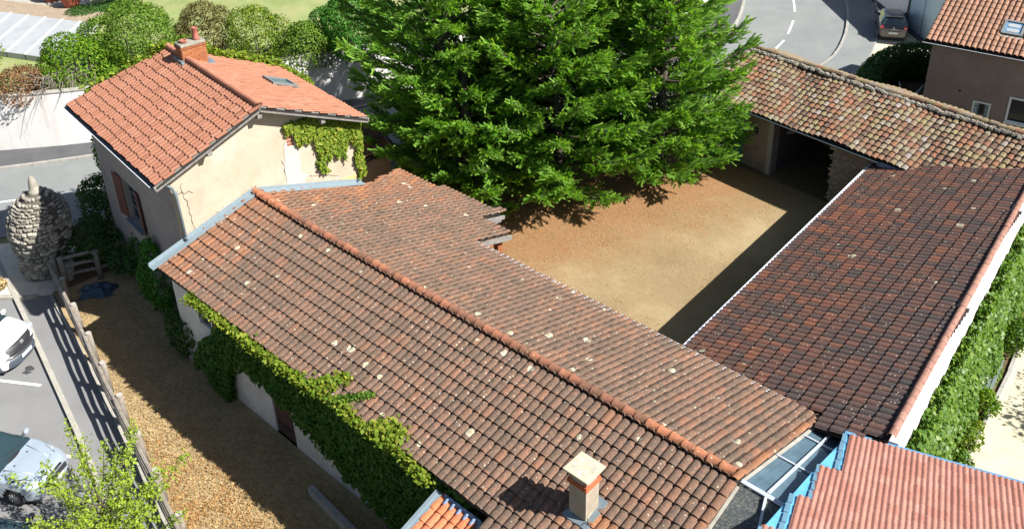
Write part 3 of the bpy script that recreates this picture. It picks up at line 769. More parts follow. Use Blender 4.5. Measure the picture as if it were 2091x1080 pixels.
# ------------------------------------------------------------------ weathered outbuilding (the long roof across the middle)
ZR, VR, PT = 5.1, 14.25, 0.30
near_poly = [(-26.13, 10.5), (-25.66, 14.25), (-6.85, 14.25), (-6.85, 8.9), (-8.0, 8.9), (-12.35, 8.9), (-12.35, 10.5)]
near_poly = [(-26.13, 10.52), (-25.66, 14.20), (-6.85, 14.20), (-6.85, 8.2), (-11.0, 8.2), (-11.0, 10.52)]
far_poly = [(-25.66, 14.30), (-25.2, 18.42), (-26.1, 20.75), (-23.6, 21.15), (-21.0, 21.5), (-21.0, 20.2), (-19.45, 20.2), (-19.45, 18.42), (-6.85, 18.42), (-6.85, 14.30)]
def bend_r(u):   # the old ridge rises towards the house
    q = max(0.0, (-21.3 - u) / 4.4); return 0.13 * q * q
L_ = empty('outbuilding', (-16.5, 14.25, 0), 0, 'long low outbuilding with a lichen-spotted brown tiled gable roof, running across the middle', 'building')
L_.matrix_world = Matrix.Identity(4)
roofL = MB()
zn = lambda x, y: ZR - PT * abs(y - VR) - 0.035
roofL.prism(near_poly, lambda x, y: zn(x, y) - 0.08, lambda x, y: zn(x, y))
roofL.prism([(-25.66, 14.25), (-25.2, 18.40), (-26.1, 20.70), (-23.6, 21.1), (-21.0, 21.4), (-21.0, 20.15), (-19.45, 20.15), (-19.45, 18.38), (-6.85, 18.38), (-6.85, 14.25)], lambda x, y: zn(x, y) - 0.08, lambda x, y: zn(x, y))
rL = roofL.build('roof', M['underlay'], L_)
T = Tiling()
un = 1 / math.hypot(1, PT)
def patchy(ctr, t):
    # fresh orange tiles along the house wall and the right verge
    x, y = ctr.x, ctr.y
    edge = -25.95 + 0.1089 * (y - 10.5)
    if x < edge + 0.9: return 0.72 + 0.28 * t
    if x > -7.15: return 0.8 + 0.2 * t
    if x < edge + 2.2: return 0.45 + 0.5 * t
    if y > 18.5 and x < -23.5: return 0.8 + 0.2 * t
    if abs(x + 8.6) < 0.45 and abs(y - 11.6) < 0.5: return 0.95
    return t * 0.8
rgap = 3.75
nmiss = [[(-16.9, 10.4), (-16.15, 10.4), (-16.15, 10.95), (-16.9, 10.95)], [(-15.7, 10.4), (-14.9, 10.4), (-14.9, 10.9), (-15.7, 10.9)]]
T.plane((0, 10.5, ZR - PT * 3.75), (1, 0, 0), (0, un, PT * un), 0.22, 0.372, 0.056, 0.048, 'roman', M['tile_old'], near_poly, jit=(0.004, 0.006, 0.8), erange=(-28, -5), row0=-8, rows=11, tintf=patchy, sag=lambda c: bend_r(c.x) * max(0, (c.y - 10.5) / 3.75))
T.plane((0, 18.42, ZR - PT * 4.17), (1, 0, 0), (0, -un, PT * un), 0.22, 0.372, 0.056, 0.048, 'roman', M['tile_old'], far_poly, jit=(0.004, 0.006, 0.8), erange=(-28, -5), row0=-10, rows=13, tintf=patchy, sag=lambda c: bend_r(c.x) * max(0, 1 - (c.y - 14.25) / 4.2))
T.finish(rL, 300)
ridge_tiles(rL, (-25.75, 14.25, ZR + 0.045), (-6.75, 14.25, ZR + 0.045), 0.125, 0.335, M['ridge_old'], tintf=lambda q, t: (0.85 + 0.15 * t) if q < 0.09 else ((0.65 + 0.35 * t) if q > 0.86 else t * 0.75), bend=lambda q: bend_r(-25.75 + 19 * q))
wL = MB()
wall_panel(wL, (-25.95, 10.85), (-12.2, 10.85), -0.05, 3.9, 0.4, [(1.5, 2.3, 2.35, 3.35), (5.2, 6.25, 0.0, 2.05)])
wL.build('wall', M['plaster_outhouse'], L_); wL = MB()
wall_panel(wL, (-19.7, 18.0), (-7.3, 18.0), -0.05, 3.75, 0.4, [], inward=-1)
wL.build('wall', M['plaster_outhouse'], L_); wL = MB()
wall_panel(wL, (-22.4, 17.6), (-22.4, 20.6), -0.05, 2.7, 0.3, [], inward=1)
wL.build('wall', M['plaster_outhouse'], L_); wL = MB()
wL.prism([(-7.35, 8.5), (-6.95, 8.5), (-6.95, 18.0), (-7.35, 18.0)], -0.05, lambda x, y: zn(x, y) - 0.1)
wL.build('wall', M['plaster_outhouse'], L_)
MB().bar((-20.9, 18.2, 2.95), (-20.9, 21.3, 2.72), 0.09, 0.16).build('verge_board', M['wood_grey'], L_)
MB().bar((-19.38, 18.5, 3.62), (-19.38, 20.25, 3.10), 0.08, 0.16).build('verge_board', M['wood_grey'], L_)
MB().bar((-20.95, 20.25, 3.05), (-20.95, 21.55, 2.68), 0.08, 0.14).build('verge_board', M['wood_grey'], L_)
for p in ((-19.7, 19.9), (-21.4, 21.0)):
    MB().box((p[0], p[1], 1.5), (0.22, 0.22, 3.0)).build('pillar', M['brick'], L_)
def gutter(name, a, b, r, mat, parent):
    a = Vector(a); b = Vector(b); d = (b - a).normalized(); x = d.cross(Vector((0, 0, 1))).normalized(); mb = MB(); vs = []; fs = []
    for p in (a, b):
        for j in range(7):
            an = math.pi + math.pi * j / 6
            vs.append(p + x * (math.cos(an) * r) + Vector((0, 0, math.sin(an) * r)))
    for i in range(6): fs.append((i, i + 1, i + 8, i + 7))
    mb.add(vs, fs); o = mb.build(name, mat, parent); s = o.modifiers.new('s', 'SOLIDIFY'); s.thickness = 0.02; s.offset = 1; return o
gutter('gutter', (-19.3, 18.52, 3.80), (-6.8, 18.50, 3.80), 0.065, M['white_metal'], L_)
# zinc flashing up the house wall
fl = MB()
def flash(p, q, w=0.24, up=0.16):
    p = Vector(p); q = Vector(q); o = Vector((w, 0, 0.0)); z = Vector((0, 0, up))
    fl.add([p, q, q + o, p + o], [(0, 3, 2, 1)]); fl.add([p + z, q + z, q, p], [(0, 3, 2, 1)]); fl.add([p + o, q + o, q + o - z * 0.3, p + o - z * 0.3], [(0, 3, 2, 1)])
hw = lambda y: (-27.12 + 0.1089 * y) / 0.994
flash((hw(10.3) + 0.03, 10.3, 4.05), (hw(14.2) + 0.03, 14.2, 5.30), 0.24, 0.14)
flash((hw(14.2) + 0.03, 14.2, 5.30), (hw(18.4) + 0.03, 18.4, 4.0), 0.24, 0.14)
fl.build('flashing', M['zinc_light'], L_)
d1 = MB()
for i in range(7): d1.box((-20.72 + i * 0.148, 10.93, 1.02), (0.142, 0.05, 2.0))
dr = d1.build('door', M['door_brown'], L_)
MB().box((-20.70 + 0.5, 10.895, 1.55), (0.9, 0.02, 0.08)).box((-20.70 + 0.5, 10.895, 0.45), (0.9, 0.02, 0.08)).build('hinge_strap', M['plastic'], dr)
w1 = MB().box((-24.05, 10.83, 2.85), (0.88, 0.06, 0.06)).box((-24.47, 10.83, 2.85), (0.06, 0.06, 1.0)).box((-23.63, 10.83, 2.85), (0.06, 0.06, 1.0)).build('window', M['frame_white'], L_)
MB().box((-24.05, 10.95, 2.85), (0.78, 0.03, 0.95)).build('pane', M['window_dark'], w1)
s1 = MB().box((-23.25, 10.80, 2.85), (0.6, 0.04, 1.05)).build('shutter', M['shutter'], L_)
MB().prism([(-17.9, 9.95), (-15.2, 9.75), (-15.2, 9.95), (-17.9, 10.12)], 0, 0.32).build('low_step', M['concrete_grey'], L_)

# rendered chimney with a slab cap on the near slope
CH = MB().box((-9.28, 11.78, 4.85), (0.48, 0.46, 1.5)).build('chimney', M['chimney_plaster'], L_, bevel=0.012)
MB().box((-9.28, 11.78, 5.335), (0.56, 0.54, 0.055)).box((-9.28, 11.78, 5.40), (0.53, 0.51, 0.05)).build('collar', M['tile_orange'], CH)
lg = MB()
for dx, dy in ((-.2, -.19), (.2, -.19), (.2, .19), (-.2, .19)): lg.box((-9.28 + dx, 11.78 + dy, 5.52), (0.09, 0.09, 0.2))
lg.build('cap_support', M['pot'], CH)
MB().box((-9.28, 11.78, 5.44), (0.36, 0.34, 0.03)).build('flue_opening', M['underlay'], CH)
cp = MB().box((0, 0, 0), (0.68, 0.66, 0.05)).build('cap', M['cap'], CH, bevel=0.008); cp.location = (-9.28, 11.78, 5.68)
fb = MB()
zc = lambda x, y: ZR - PT * abs(y - VR)
fb.prism([(-9.60, 11.40), (-8.90, 11.40), (-8.90, 12.18), (-9.60, 12.18)], lambda x, y: zc(x, y) + 0.03, lambda x, y: zc(x, y) + 0.10)
fb.build('chimney_flashing', M['zinc'], CH)
MB().tube([(-9.02, 11.53, 4.42), (-8.92, 11.47, 4.5), (-8.95, 11.5, 4.62)], 0.008, 5).tube([(-9.02, 11.53, 4.42), (-8.85, 11.55, 4.44)], 0.008, 5).build('wire', M['plastic'], CH)

# ------------------------------------------------------------------ house with the salmon roof
TH = R(-6.25)
HN = Vector((math.cos(TH), math.sin(TH), 0)); HM = Vector((-math.sin(TH), math.cos(TH), 0))
def HP(a, b, z=0.0): p = HN * a + HM * b; return Vector((p.x, p.y, z))
H_ = empty('house', (0, 0, 0), 0, 'cream rendered house with a bright salmon tiled roof and brick chimney, upper left', 'house')
PN, PF = (8.48 - 7.0) / 3.76, (8.48 - 6.72) / 3.97
zh = lambda b: 8.48 - (PN * (11.83 - b) if b < 11.83 else PF * (b - 11.83))
def HXY(pts): return [tuple(HP(a, b)[:2]) for a, b in pts]
npoly = HXY([(-26.62, 8.05), (-26.62, 11.80), (-33.8, 11.80), (-34.95, 8.05)])
fpoly = HXY([(-26.62, 11.86), (-26.62, 15.82), (-33.2, 15.82), (-33.8, 11.86)])
binv = lambda x, y: x * HM.x + y * HM.y
rh = MB()
rh.prism(npoly, lambda x, y: zh(binv(x, y)) - 0.12, lambda x, y: zh(binv(x, y)) - 0.035)
rh.prism(fpoly, lambda x, y: zh(binv(x, y)) - 0.12, lambda x, y: zh(binv(x, y)) - 0.035)
rH = rh.build('roof', M['underlay'], H_)
T = Tiling()
rwin = HXY([(-30.65, 13.85), (-29.80, 13.85), (-29.80, 14.85), (-30.65, 14.85)])
for sgn, bb, zz, pp, poly, nm in ((1, 8.05, 7.0, PN, npoly, 0), (-1, 15.82, 6.72, PF, fpoly, 1)):
    k = 1 / math.hypot(1, pp)
    up = (HM * (sgn * k)) + Vector((0, 0, pp * k))
    T.plane(HP(0, bb, zz), HN, up, 0.215, 0.335, 0.024, 0.032, 'soft', M['tile_house'], poly, stagger=0.5, jit=(0.004, 0.018, 0.5), erange=(-37, -25), rows=14, holes=[rwin] if nm else [], tintf=lambda c, t: (0.02 * t if rng.uniform() < 0.03 else 0.25 + 0.75 * t))
T.finish(rH, 300)
ridge_tiles(rH, HP(-33.85, 11.83, 8.53), HP(-26.6, 11.83, 8.53), 0.12, 0.40, M['ridge_house'], collar=False)
whs = MB()
wh = MB()
win = (2.0, 3.9, 2.05, 5.0)     # from the far left corner
def wallH(mb, a0, b0, a1, b1, z0, z1, th, holes=()):
    wall_panel(mb, HP(a0, b0), HP(a1, b1), z0, z1, th, holes)
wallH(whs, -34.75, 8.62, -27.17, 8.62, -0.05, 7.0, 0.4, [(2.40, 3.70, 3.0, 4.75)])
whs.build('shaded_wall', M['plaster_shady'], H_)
wh.prism(HXY([(-34.7, 15.1), (-27.17, 15.1), (-27.17, 15.5), (-34.7, 15.5)]), -0.05, 6.62)
wh.prism(HXY([(-27.55, 9.0), (-27.15, 8.62), (-27.15, 11.83), (-27.55, 11.83)]), -0.05, lambda x, y: zh(binv(x, y)) - 0.12)
wh.prism(HXY([(-27.55, 11.83), (-27.15, 11.83), (-27.15, 15.52), (-27.55, 15.12)]), -0.05, lambda x, y: zh(binv(x, y)) - 0.12)
wh.prism(HXY([(-34.75, 8.65), (-34.35, 8.65), (-33.3, 11.83), (-33.7, 11.83)]), -0.05, lambda x, y: zh(binv(x, y)) - 0.12)
wh.prism(HXY([(-33.7, 11.83), (-33.3, 11.83), (-32.7, 15.1), (-33.1, 15.1)]), -0.05, lambda x, y: zh(binv(x, y)) - 0.12)
wH = wh.build('wall', M['plaster_house'], H_)
# barge boards, purlin ends, gutter and downpipe
for b0, b1 in ((8.0, 11.83), (11.83, 15.85)):
    MB().bar(HP(-26.66, b0, zh(b0) - 0.10), HP(-26.66, b1, zh(b1) - 0.10), 0.05, 0.19).build('barge_board', M['wood_grey'], H_)
for b, z in ((9.95, zh(9.95) - 0.33), (11.83, 8.1), (14.1, zh(14.1) - 0.33)):
    MB().bar(HP(-27.2, b, z), HP(-26.72, b, z), 0.17, 0.2).build('purlin_end', M['wood_grey'], H_, bevel=0.02)
sf = MB()
for i in range(16):
    a = -34.6 + i * 0.52
    sf.bar(HP(a, 8.1, 6.86), HP(a, 8.7, 7.06), 0.07, 0.1)
sf.build('rafter_end', M['wood_grey'], H_)
gutter('gutter', HP(-34.95, 7.98, 6.93), HP(-26.75, 7.98, 6.93), 0.07, M['gutter_dark'], H_)
MB().bar(HP(-34.95, 7.90, 6.94), HP(-26.8, 7.90, 6.94), 0.015, 0.02).build('gutter_lip', M['white_metal'], H_)
g0 = HP(-26.95, 7.98, 6.86)
MB().tube([g0, HP(-26.97, 8.2, 6.80), HP(-26.98, 8.46, 6.72), HP(-27.0, 8.62, 6.55), HP(-27.03, 8.72, 6.2), HP(-27.04, 8.74, 4.1)], 0.05, 10).build('downpipe', M['zinc'], H_, smooth=True)
for z in (6.3, 4.6): MB().tube([HP(-27.03, 8.74, z), HP(-27.03, 8.74, z + 0.04)], 0.062, 10).build('pipe_clip', M['zinc_light'], H_)
# shuttered window on the shaded wall: frame, panes, two shutters and a sill
wn_ = MB()
a0, a1 = -32.35, -31.05
wn_.bar(HP(a0, 8.8, 3.03), HP(a1, 8.8, 3.03), 0.06, 0.06).bar(HP(a0, 8.8, 4.72), HP(a1, 8.8, 4.72), 0.06, 0.06)
for a in (a0 + 0.03, (a0 + a1) / 2, a1 - 0.03): wn_.bar(HP(a, 8.8, 3.0), HP(a, 8.8, 4.75), 0.06, 0.06)
for z in (3.55, 4.15): wn_.bar(HP(a0, 8.8, z), HP(a1, 8.8, z), 0.04, 0.04)
wf = wn_.build('window', M['frame_grey'], H_)
for k in range(2): MB().bar(HP(a0 + 0.05 + k * 0.65, 8.85, 3.87), HP(a0 + 0.6 + k * 0.65, 8.85, 3.87), 0.02, 1.7).build('pane', M['window_dark'], wf)
for s, lab in ((0, 'left'), (1, 'right')):
    base = HP(a0 - 0.02 if s == 0 else a1 + 0.02, 8.60)
    dirv = (HN * (-0.99 if s == 0 else 0.62) + HM * (-0.12 if s == 0 else -0.10)) * (1.0 if s == 0 else 1.0)
    sh = MB()
    for k in range(6):
        p = base + dirv * (0.02 + k * 0.108); q = base + dirv * (0.02 + (k + 1) * 0.108 - 0.012)
        sh.bar(Vector((p.x, p.y, 3.87)), Vector((q.x, q.y, 3.87)), 0.035, 1.76)
    so_ = sh.build('shutter', M['shutter'], H_)
    bt = MB(); off = Vector((dirv.y, -dirv.x, 0)) * 0.03
    for z in (3.3, 4.45): bt.bar(Vector((base.x, base.y, z)) + off, Vector((base.x, base.y, z)) + off + dirv * 0.64, 0.03, 0.10)
    bt.build('brace', M['shutter'], so_)
MB().bar(HP(a0 - 0.1, 8.54, 2.95), HP(a1 + 0.1, 8.54, 2.95), 0.16, 0.07).build('sill', M['zinc'], H_)
# plaster repairs, exposed bricks, cracks and bare stones above the flashing
def blot(name, b, z, rb, rz, mat, n=18, x=-27.145, wob=0.3, drip=0.0):
    mb = MB(); pts = []
    for i in range(n):
        a = 2 * math.pi * i / n; q = 1 + rng.uniform(-wob, wob)
        pts.append((b + rb * math.cos(a) * q, z + rz * math.sin(a) * q))
    vs = [HP(x + 0.012, p, q) for p, q in pts] + [HP(x - 0.05, p, q) for p, q in pts]
    mb.add(vs, [tuple(range(n))] + [(i, n + i, n + (i + 1) % n, (i + 1) % n) for i in range(n)])
    return mb.build(name, mat, H_)
blot('plaster_patch', 12.92, 5.7, 0.30, 1.25, M['patch_light'], wob=0.15)
blot('plaster_patch', 12.97, 4.95, 0.42, 0.42, M['patch_light'], wob=0.25, x=-27.142)
blot('plaster_patch', 15.0, 4.22, 0.48, 0.16, M['patch_yellow'], wob=0.15)
for k, (b, z) in enumerate(((12.93, 7.22), (12.93, 7.10), (12.94, 6.98), (12.92, 6.86), (12.93, 6.74), (12.93, 6.62), (12.94, 6.50))):
    me = MB().bar(HP(-27.16, b - 0.12, z), HP(-27.16, b + 0.12, z), 0.06, 0.10).build('brick', M['brick'], H_, bevel=0.008)
def crack(pts):
    mb = MB()
    for (b0, z0), (b1, z1) in zip(pts[:-1], pts[1:]):
        mb.bar(HP(-27.148, b0, z0), HP(-27.148, b1, z1), 0.010, rng.uniform(0.008, 0.024))
    mb.build('wall_crack', M['crack'], H_)
def crack_path(b, z, db, dz, n, w=0.04):
    return [(b + db * i / n + rng.normal(0, w), z + dz * i / n) for i in range(n + 1)]
crack(crack_path(8.98, 6.25, 0.15, -1.75, 12)); crack([(8.75, 6.12), (8.92, 6.2), (9.05, 6.1), (9.18, 6.15), (9.30, 6.02)]); crack([(8.98, 6.22), (8.93, 6.4), (9.02, 6.5)])
crack(crack_path(12.55, 6.0, 0.12, -1.3, 9, 0.03)); crack(crack_path(11.5, 5.45, -0.5, -0.22, 6, 0.02)); crack(crack_path(13.5, 5.02, 1.2, -0.45, 8, 0.03))
st = None
smesh = []
for k in range(8):
    bm = bmesh.new(); bmesh.ops.create_icosphere(bm, subdivisions=1, radius=0.5)
    for v in bm.verts: v.co *= random.uniform(0.8, 1.1)
    me = bpy.data.meshes.new('stone'); bm.to_mesh(me); bm.free(); me.materials.append(M['stone_barn'] if k % 2 else M['patch_light'])
    at = me.attributes.new('tint', 'FLOAT', 'POINT'); at.data.foreach_set('value', np.full(len(me.vertices), 0.6 + k * 0.05, np.float32)); smesh.append(me)
def roof_line(b): y = HP(-27.15, b).y; return ZR - PT * abs(y - VR)
for i in range(64):
    b = rng.choice([rng.normal(9.25, 0.28), rng.normal(10.9, 0.35), rng.uniform(8.9, 12.9), rng.normal(13.9, 0.5)])
    z = roof_line(b) + 0.26 + abs(rng.normal(0, 0.07))
    o = bpy.data.objects.new('stone', smesh[i % 8]); link(o, H_)
    o.location = HP(-27.16, b, z); s = rng.uniform(0.05, 0.13); o.scale = (0.06, s, s * 0.6); o.rotation_euler = (rng.uniform(-0.3, 0.3), 0, TH)
# brick chimney with two pots
ca, cb = -32.35, 12.12
chm = MB()
bw, bh = 0.5, 0.36       # half sizes along b / along a
core = MB(); 
def hbox(mb, a, b, z, da, db, dz): 
    Mx = Matrix((HN, HM, Vector((0, 0, 1)))).transposed()
    return mb.box(HP(a, b, z), (da, db, dz), tilt=Mx)
CHB = hbox(core, ca, cb, 8.42, 0.50, 0.92, 1.2).build('chimney', M['brick_joint'], H_)
bmesh_b = {}
for r in range(12):
    z = 8.02 + r * 0.075
    for face, n_, along, hw_, at_ in ((HN, 4, HM, 0.46, 0.25), (-HM, 2, HN, 0.25, 0.46), (HM, 2, HN, 0.25, 0.46)):
        for k in range(n_ + 1):
            Lb = 2 * hw_ / n_
            s = -hw_ + (k + (0.5 if r % 2 == 0 else 0.0)) * Lb
            lo, hi = max(-hw_, s - Lb / 2), min(hw_, s + Lb / 2)
            if hi - lo < 0.05: continue
            c = HP(ca, cb, z) + face * at_ + along * ((lo + hi) / 2)
            key = (round(hi - lo, 3), tuple(round(x, 2) for x in along), int(rng.integers(0, 4)))
            if key not in bmesh_b:
                Mx = Matrix((along, face, Vector((0, 0, 1)))).transposed()
                m_ = MB().box((0, 0, 0), (hi - lo - 0.012, 0.03, 0.064), tilt=Mx); me = bpy.data.meshes.new('brick'); me.from_pydata(m_.v, [], m_.f); me.materials.append(M['brick'])
                at = me.attributes.new('tint', 'FLOAT', 'POINT'); at.data.foreach_set('value', np.full(8, 0.2 + key[2] * 0.2, np.float32)); bmesh_b[key] = me
            o = bpy.data.objects.new('brick', bmesh_b[key]); link(o, CHB); o.location = c
hbox(MB(), ca, cb, 8.94, 0.58, 1.00, 0.07).build('chimney_band', M['brick'], CHB)
hbox(MB(), ca, cb, 9.03, 0.55, 0.97, 0.10).build('chimney_head', M['mortar'], CHB, bevel=0.02)
pp_ = HP(ca, cb + 0.25, 9.07)
MB().lathe([(0.13, 0), (0.135, 0.06), (0.12, 0.09), (0.095, 0.42), (0.11, 0.44), (0.11, 0.47), (0.075, 0.47), (0.07, 0.38)], pp_, 14).build('chimney_pot', M['pot'], CHB, smooth=True)
pp_ = HP(ca, cb - 0.25, 9.06)
MB().lathe([(0.13, 0), (0.135, 0.10), (0.14, 0.12), (0.10, 0.12), (0.095, 0.02)], pp_, 14).build('chimney_pot', M['pot'], CHB, smooth=True)
fb = MB()
for a_, b_, da, db in ((ca + 0.34, cb, 0.20, 1.2), (ca, cb - 0.52, 0.7, 0.12), (ca, cb + 0.56, 0.8, 0.18)):
    hbox(fb, a_, b_, zh(b_) + 0.06, da, db, 0.12) if da > 0.5 else fb.prism(HXY([(a_ - da / 2, b_ - db / 2), (a_ + da / 2, b_ - db / 2), (a_ + da / 2, b_ + db / 2), (a_ - da / 2, b_ + db / 2)]), lambda x, y: zh(binv(x, y)) + 0.0, lambda x, y: zh(binv(x, y)) + 0.10)
fb.build('chimney_flashing', M['zinc'], CHB)
# roof window
kx = 1 / math.hypot(1, PF); upf = (HM * (-kx)) + Vector((0, 0, PF * kx)); nf = HN.cross(-upf).normalized(); nf = nf if nf.z > 0 else -nf
Mw = Matrix((HN, upf, nf)).transposed()
cw = HP(-30.22, 14.35, zh(14.35)) + nf * 0.09
rwf = MB()
for dx, dy, sx, sy in ((0, .48, .84, .08), (0, -.48, .84, .08), (-.38, 0, .08, .9), (.38, 0, .08, .9)):
    rwf.box(cw + Mw @ Vector((dx, dy, 0)), (sx, sy, 0.09), tilt=Mw)
rw_ = rwf.build('roof_window', M['frame_grey'], H_)
MB().box(cw - nf * 0.01, (0.68, 0.88, 0.03), tilt=Mw).build('pane', M['skylight_glass'], rw_)
MB().box(cw + Mw @ Vector((0.0, -0.58, -0.05)), (0.9, 0.12, 0.02), tilt=Mw).build('apron', M['zinc'], rw_)

# lean-to behind the house
LT = empty('lean_to', (0, 0, 0), 0, 'small dark lean-to with a tiled roof in the shade behind the cream house', 'shed')
ltp = [(-31.6, 23.9), (-32.4, 21.9), (-29.0, 20.9), (-28.2, 22.6)]
MB().prism(ltp, 2.35, lambda x, y: 2.45 + 0.0 * x).build('roof', M['underlay'], LT)
T = Tiling()
e_ = Vector((0.97, -0.25, 0)); u_ = Vector((-0.24, -0.93, 0.28)).normalized()
zlt = lambda p: 2.5
T.plane((-29.9, 23.1, 2.50), e_, Vector((-0.25, -0.97, 0.05)), 0.22, 0.35, 0.06, 0.03, 'roman', M['tile_old'], ltp, erange=(-4, 4), row0=-2, rows=9)
T.finish(LT.children[0], 120)
MB().prism([(-31.4, 23.4), (-32.1, 22.0), (-29.2, 21.2), (-28.5, 22.4)], 0, 2.34).build('wall', M['plaster_barn'], LT)
MB().bar((-28.1, 22.75, 2.38), (-31.6, 24.0, 2.38), 0.05, 0.14).build('fascia', M['wood_grey'], LT)

# ------------------------------------------------------------------ dark-roofed wing on the right
D_ = empty('dark_wing', (0, 0, 0), 0, 'narrow building with a single-pitch blackened red tiled roof along the right of the courtyard', 'building')
e1 = Vector((-0.57, 14.7, 0)).normalized()
dpoly = [(-11.72, 18.35), (-12.42, 34.4), (-6.62, 34.5), (-5.05, 18.10), (-5.95, 17.82), (-6.75, 17.85), (-6.85, 18.35)]
DP = 0.30
zd = lambda x, y: 2.55 + DP * ((x + 11.78) + 0.0388 * (y - 19.8))
rd = MB().prism(dpoly, lambda x, y: zd(x, y) - 0.12, lambda x, y: zd(x, y) - 0.035).build('roof', M['underlay'], D_)
nd = Vector((-e1.y, e1.x, 0)); upd = (-nd + Vector((0, 0, DP))).normalized()
T = Tiling()
E0 = Vector((-11.78, 19.8, 2.55)) + nd * 0.02
T.plane(E0, e1, upd, 0.22, 0.40, 0.055, 0.044, 'roman', M['tile_dark'], dpoly, jit=(0.004, 0.006, 0.8), erange=(-3, 16), rows=19)
T.finish(rd, 300)
ridge_tiles(rd, (-5.02, 18.12, zd(-5.02, 18.12) + 0.07), (-6.60, 34.5, zd(-6.6, 34.5) + 0.06), 0.105, 0.33, M['ridge_verge'], 'verge_tile', collar=False, jit=0.003)
wd = MB()
wd.prism([(-5.26, 18.12), (-4.84, 18.22), (-6.36, 34.5), (-6.8, 34.5)], -0.05, lambda x, y: min(4.46, zd(-5.10 - 0.0935 * (y - 18.1), y) - 0.02))
wd.build('wall', M['plaster_wall'], D_)
wd = MB(); wd.prism([(-11.6, 18.6), (-11.3, 18.6), (-12.0, 34.4), (-12.3, 34.4)], -0.05, 2.42); wd.build('courtyard_wall', M['plaster_barn'], D_)
MB().bar((-11.83, 18.7, 2.50), (-12.50, 34.35, 2.50), 0.10, 0.11).build('gutter', M['white_metal'], D_)

# ------------------------------------------------------------------ old barn with canal tiles
B_ = empty('old_barn', (0, 0, 0), 0, 'old open-fronted barn with a sagging mixed canal tile roof, behind the courtyard', 'barn')
BT = R(-6.5); bE = Vector((math.cos(BT), math.sin(BT), 0)); bU = Vector((-math.sin(BT), math.cos(BT), 0))
def BXY(pts): return [tuple((bE * a + bU * b)[:2]) for a, b in pts]
A0 = Vector((-14.61, 34.26, 0)); ab = A0.dot(bE), A0.dot(bU)      # eave point in barn axes
eb = ab[1]; rb = eb + 3.62
BPi = 0.33; ze = 3.05; zr = ze + BPi * 3.62
def zb(x, y):
    b = x * bU.x + y * bU.y
    return ze + BPi * (b - eb) if b < rb else zr - 0.36 * (b - rb)
fpol = BXY([(-25.3, eb + 0.9), (-24.9, rb), (-9, rb), (-9, eb), (-23.2, eb)])
bpol = BXY([(-24.9, rb), (-24.9, rb + 1.9), (-9, rb + 1.9), (-9, rb)])
r_ = MB(); r_.prism(fpol, lambda x, y: zb(x, y) - 0.14, lambda x, y: zb(x, y) - 0.05); r_.prism(bpol, lambda x, y: zb(x, y) - 0.14, lambda x, y: zb(x, y) - 0.05)
rB = r_.build('roof', M['underlay'], B_)
T = Tiling()
k = 1 / math.hypot(1, BPi)
def sagf(c): return -0.05 + 0.045 * math.sin(c.x * 0.9 + 1.0) + 0.03 * math.sin(c.x * 2.3 + c.y)
T.plane(bE * 0 + bU * eb + Vector((0, 0, ze)), bE, bU * k + Vector((0, 0, BPi * k)), 0.262, 0.30, 0.075, 0.036, 'canal', M['tile_barn'], fpol, jit=(0.007, 0.014, 1.6), erange=(-27, -8), rows=14, taper=0.04, sag=sagf)
T.plane(bU * (rb + 1.9) + Vector((0, 0, zr - 0.36 * 1.9)), bE, bU * -k + Vector((0, 0, 0.36 * k)), 0.262, 0.30, 0.080, 0.040, 'canal', M['tile_barn'], bpol, jit=(0.012, 0.018, 2.4), erange=(-27, -8), rows=13, taper=0.07, sag=sagf, tint=(0.3, 0.95), tintf=lambda c, t: 0.30 + 0.65 * t)
T.finish(rB, 300)
q0 = bE * -24.9 + bU * rb; q1 = bE * -9 + bU * rb
ridge_tiles(rB, Vector((q0.x, q0.y, zr + 0.04)), Vector((q1.x, q1.y, zr + 0.04)), 0.15, 0.33, M['tile_barn'], collar=False, jit=0.018)
mm = MB(); mv = []
for i in range(190):      # mortar bedding squeezed out under the ridge
    for sgn in (-1, 1):
        p = bE * (-24.9 + i * 0.084 + rng.uniform(-.05, .05)) + bU * (rb + sgn * (0.13 + rng.uniform(0, 0.13)))
        bmv = Vector((p.x, p.y, zb(p.x, p.y) + 0.05 + rng.uniform(0, 0.03)))
        mm.tube([bmv - bE * rng.uniform(0.04, 0.11), bmv + bE * rng.uniform(0.04, 0.11) + Vector((0, 0, rng.uniform(-.02, .02)))], [rng.uniform(0.06, 0.10), rng.uniform(0.05, 0.09)], 6)
mo = mm.build('ridge_mortar', M['mortar'], rB); mo['kind'] = 'stuff'
wb = MB()
F = eb + 0.50
def BP(a, b, z=0.0): p = bE * a + bU * b; return Vector((p.x, p.y, z))
a_open0 = Vector((-17.19, 35.0, 0)).dot(bE); a_open1 = Vector((-14.25, 34.75, 0)).dot(bE)
wall_panel(wb, BP(-24.6, F), BP(a_open0, F), -0.05, 3.1, 0.42, [(24.6 - 23.6, 24.6 - 22.6, 0, 2.05), (24.6 + a_open0 - 1.05, 24.6 + a_open0 - 0.85, 1.75, 2.1)])
wb.build('wall', M['plaster_barn'], B_); wb = MB()
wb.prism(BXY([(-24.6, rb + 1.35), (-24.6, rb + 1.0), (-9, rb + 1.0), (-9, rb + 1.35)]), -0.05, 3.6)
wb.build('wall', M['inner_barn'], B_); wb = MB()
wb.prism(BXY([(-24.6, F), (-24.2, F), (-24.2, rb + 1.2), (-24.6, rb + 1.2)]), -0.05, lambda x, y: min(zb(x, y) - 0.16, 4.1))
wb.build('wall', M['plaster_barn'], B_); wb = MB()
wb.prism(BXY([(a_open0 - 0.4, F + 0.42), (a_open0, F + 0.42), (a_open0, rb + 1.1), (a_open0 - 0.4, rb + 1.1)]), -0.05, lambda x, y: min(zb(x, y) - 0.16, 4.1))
wb.build('wall', M['inner_barn'], B_); wb = MB()
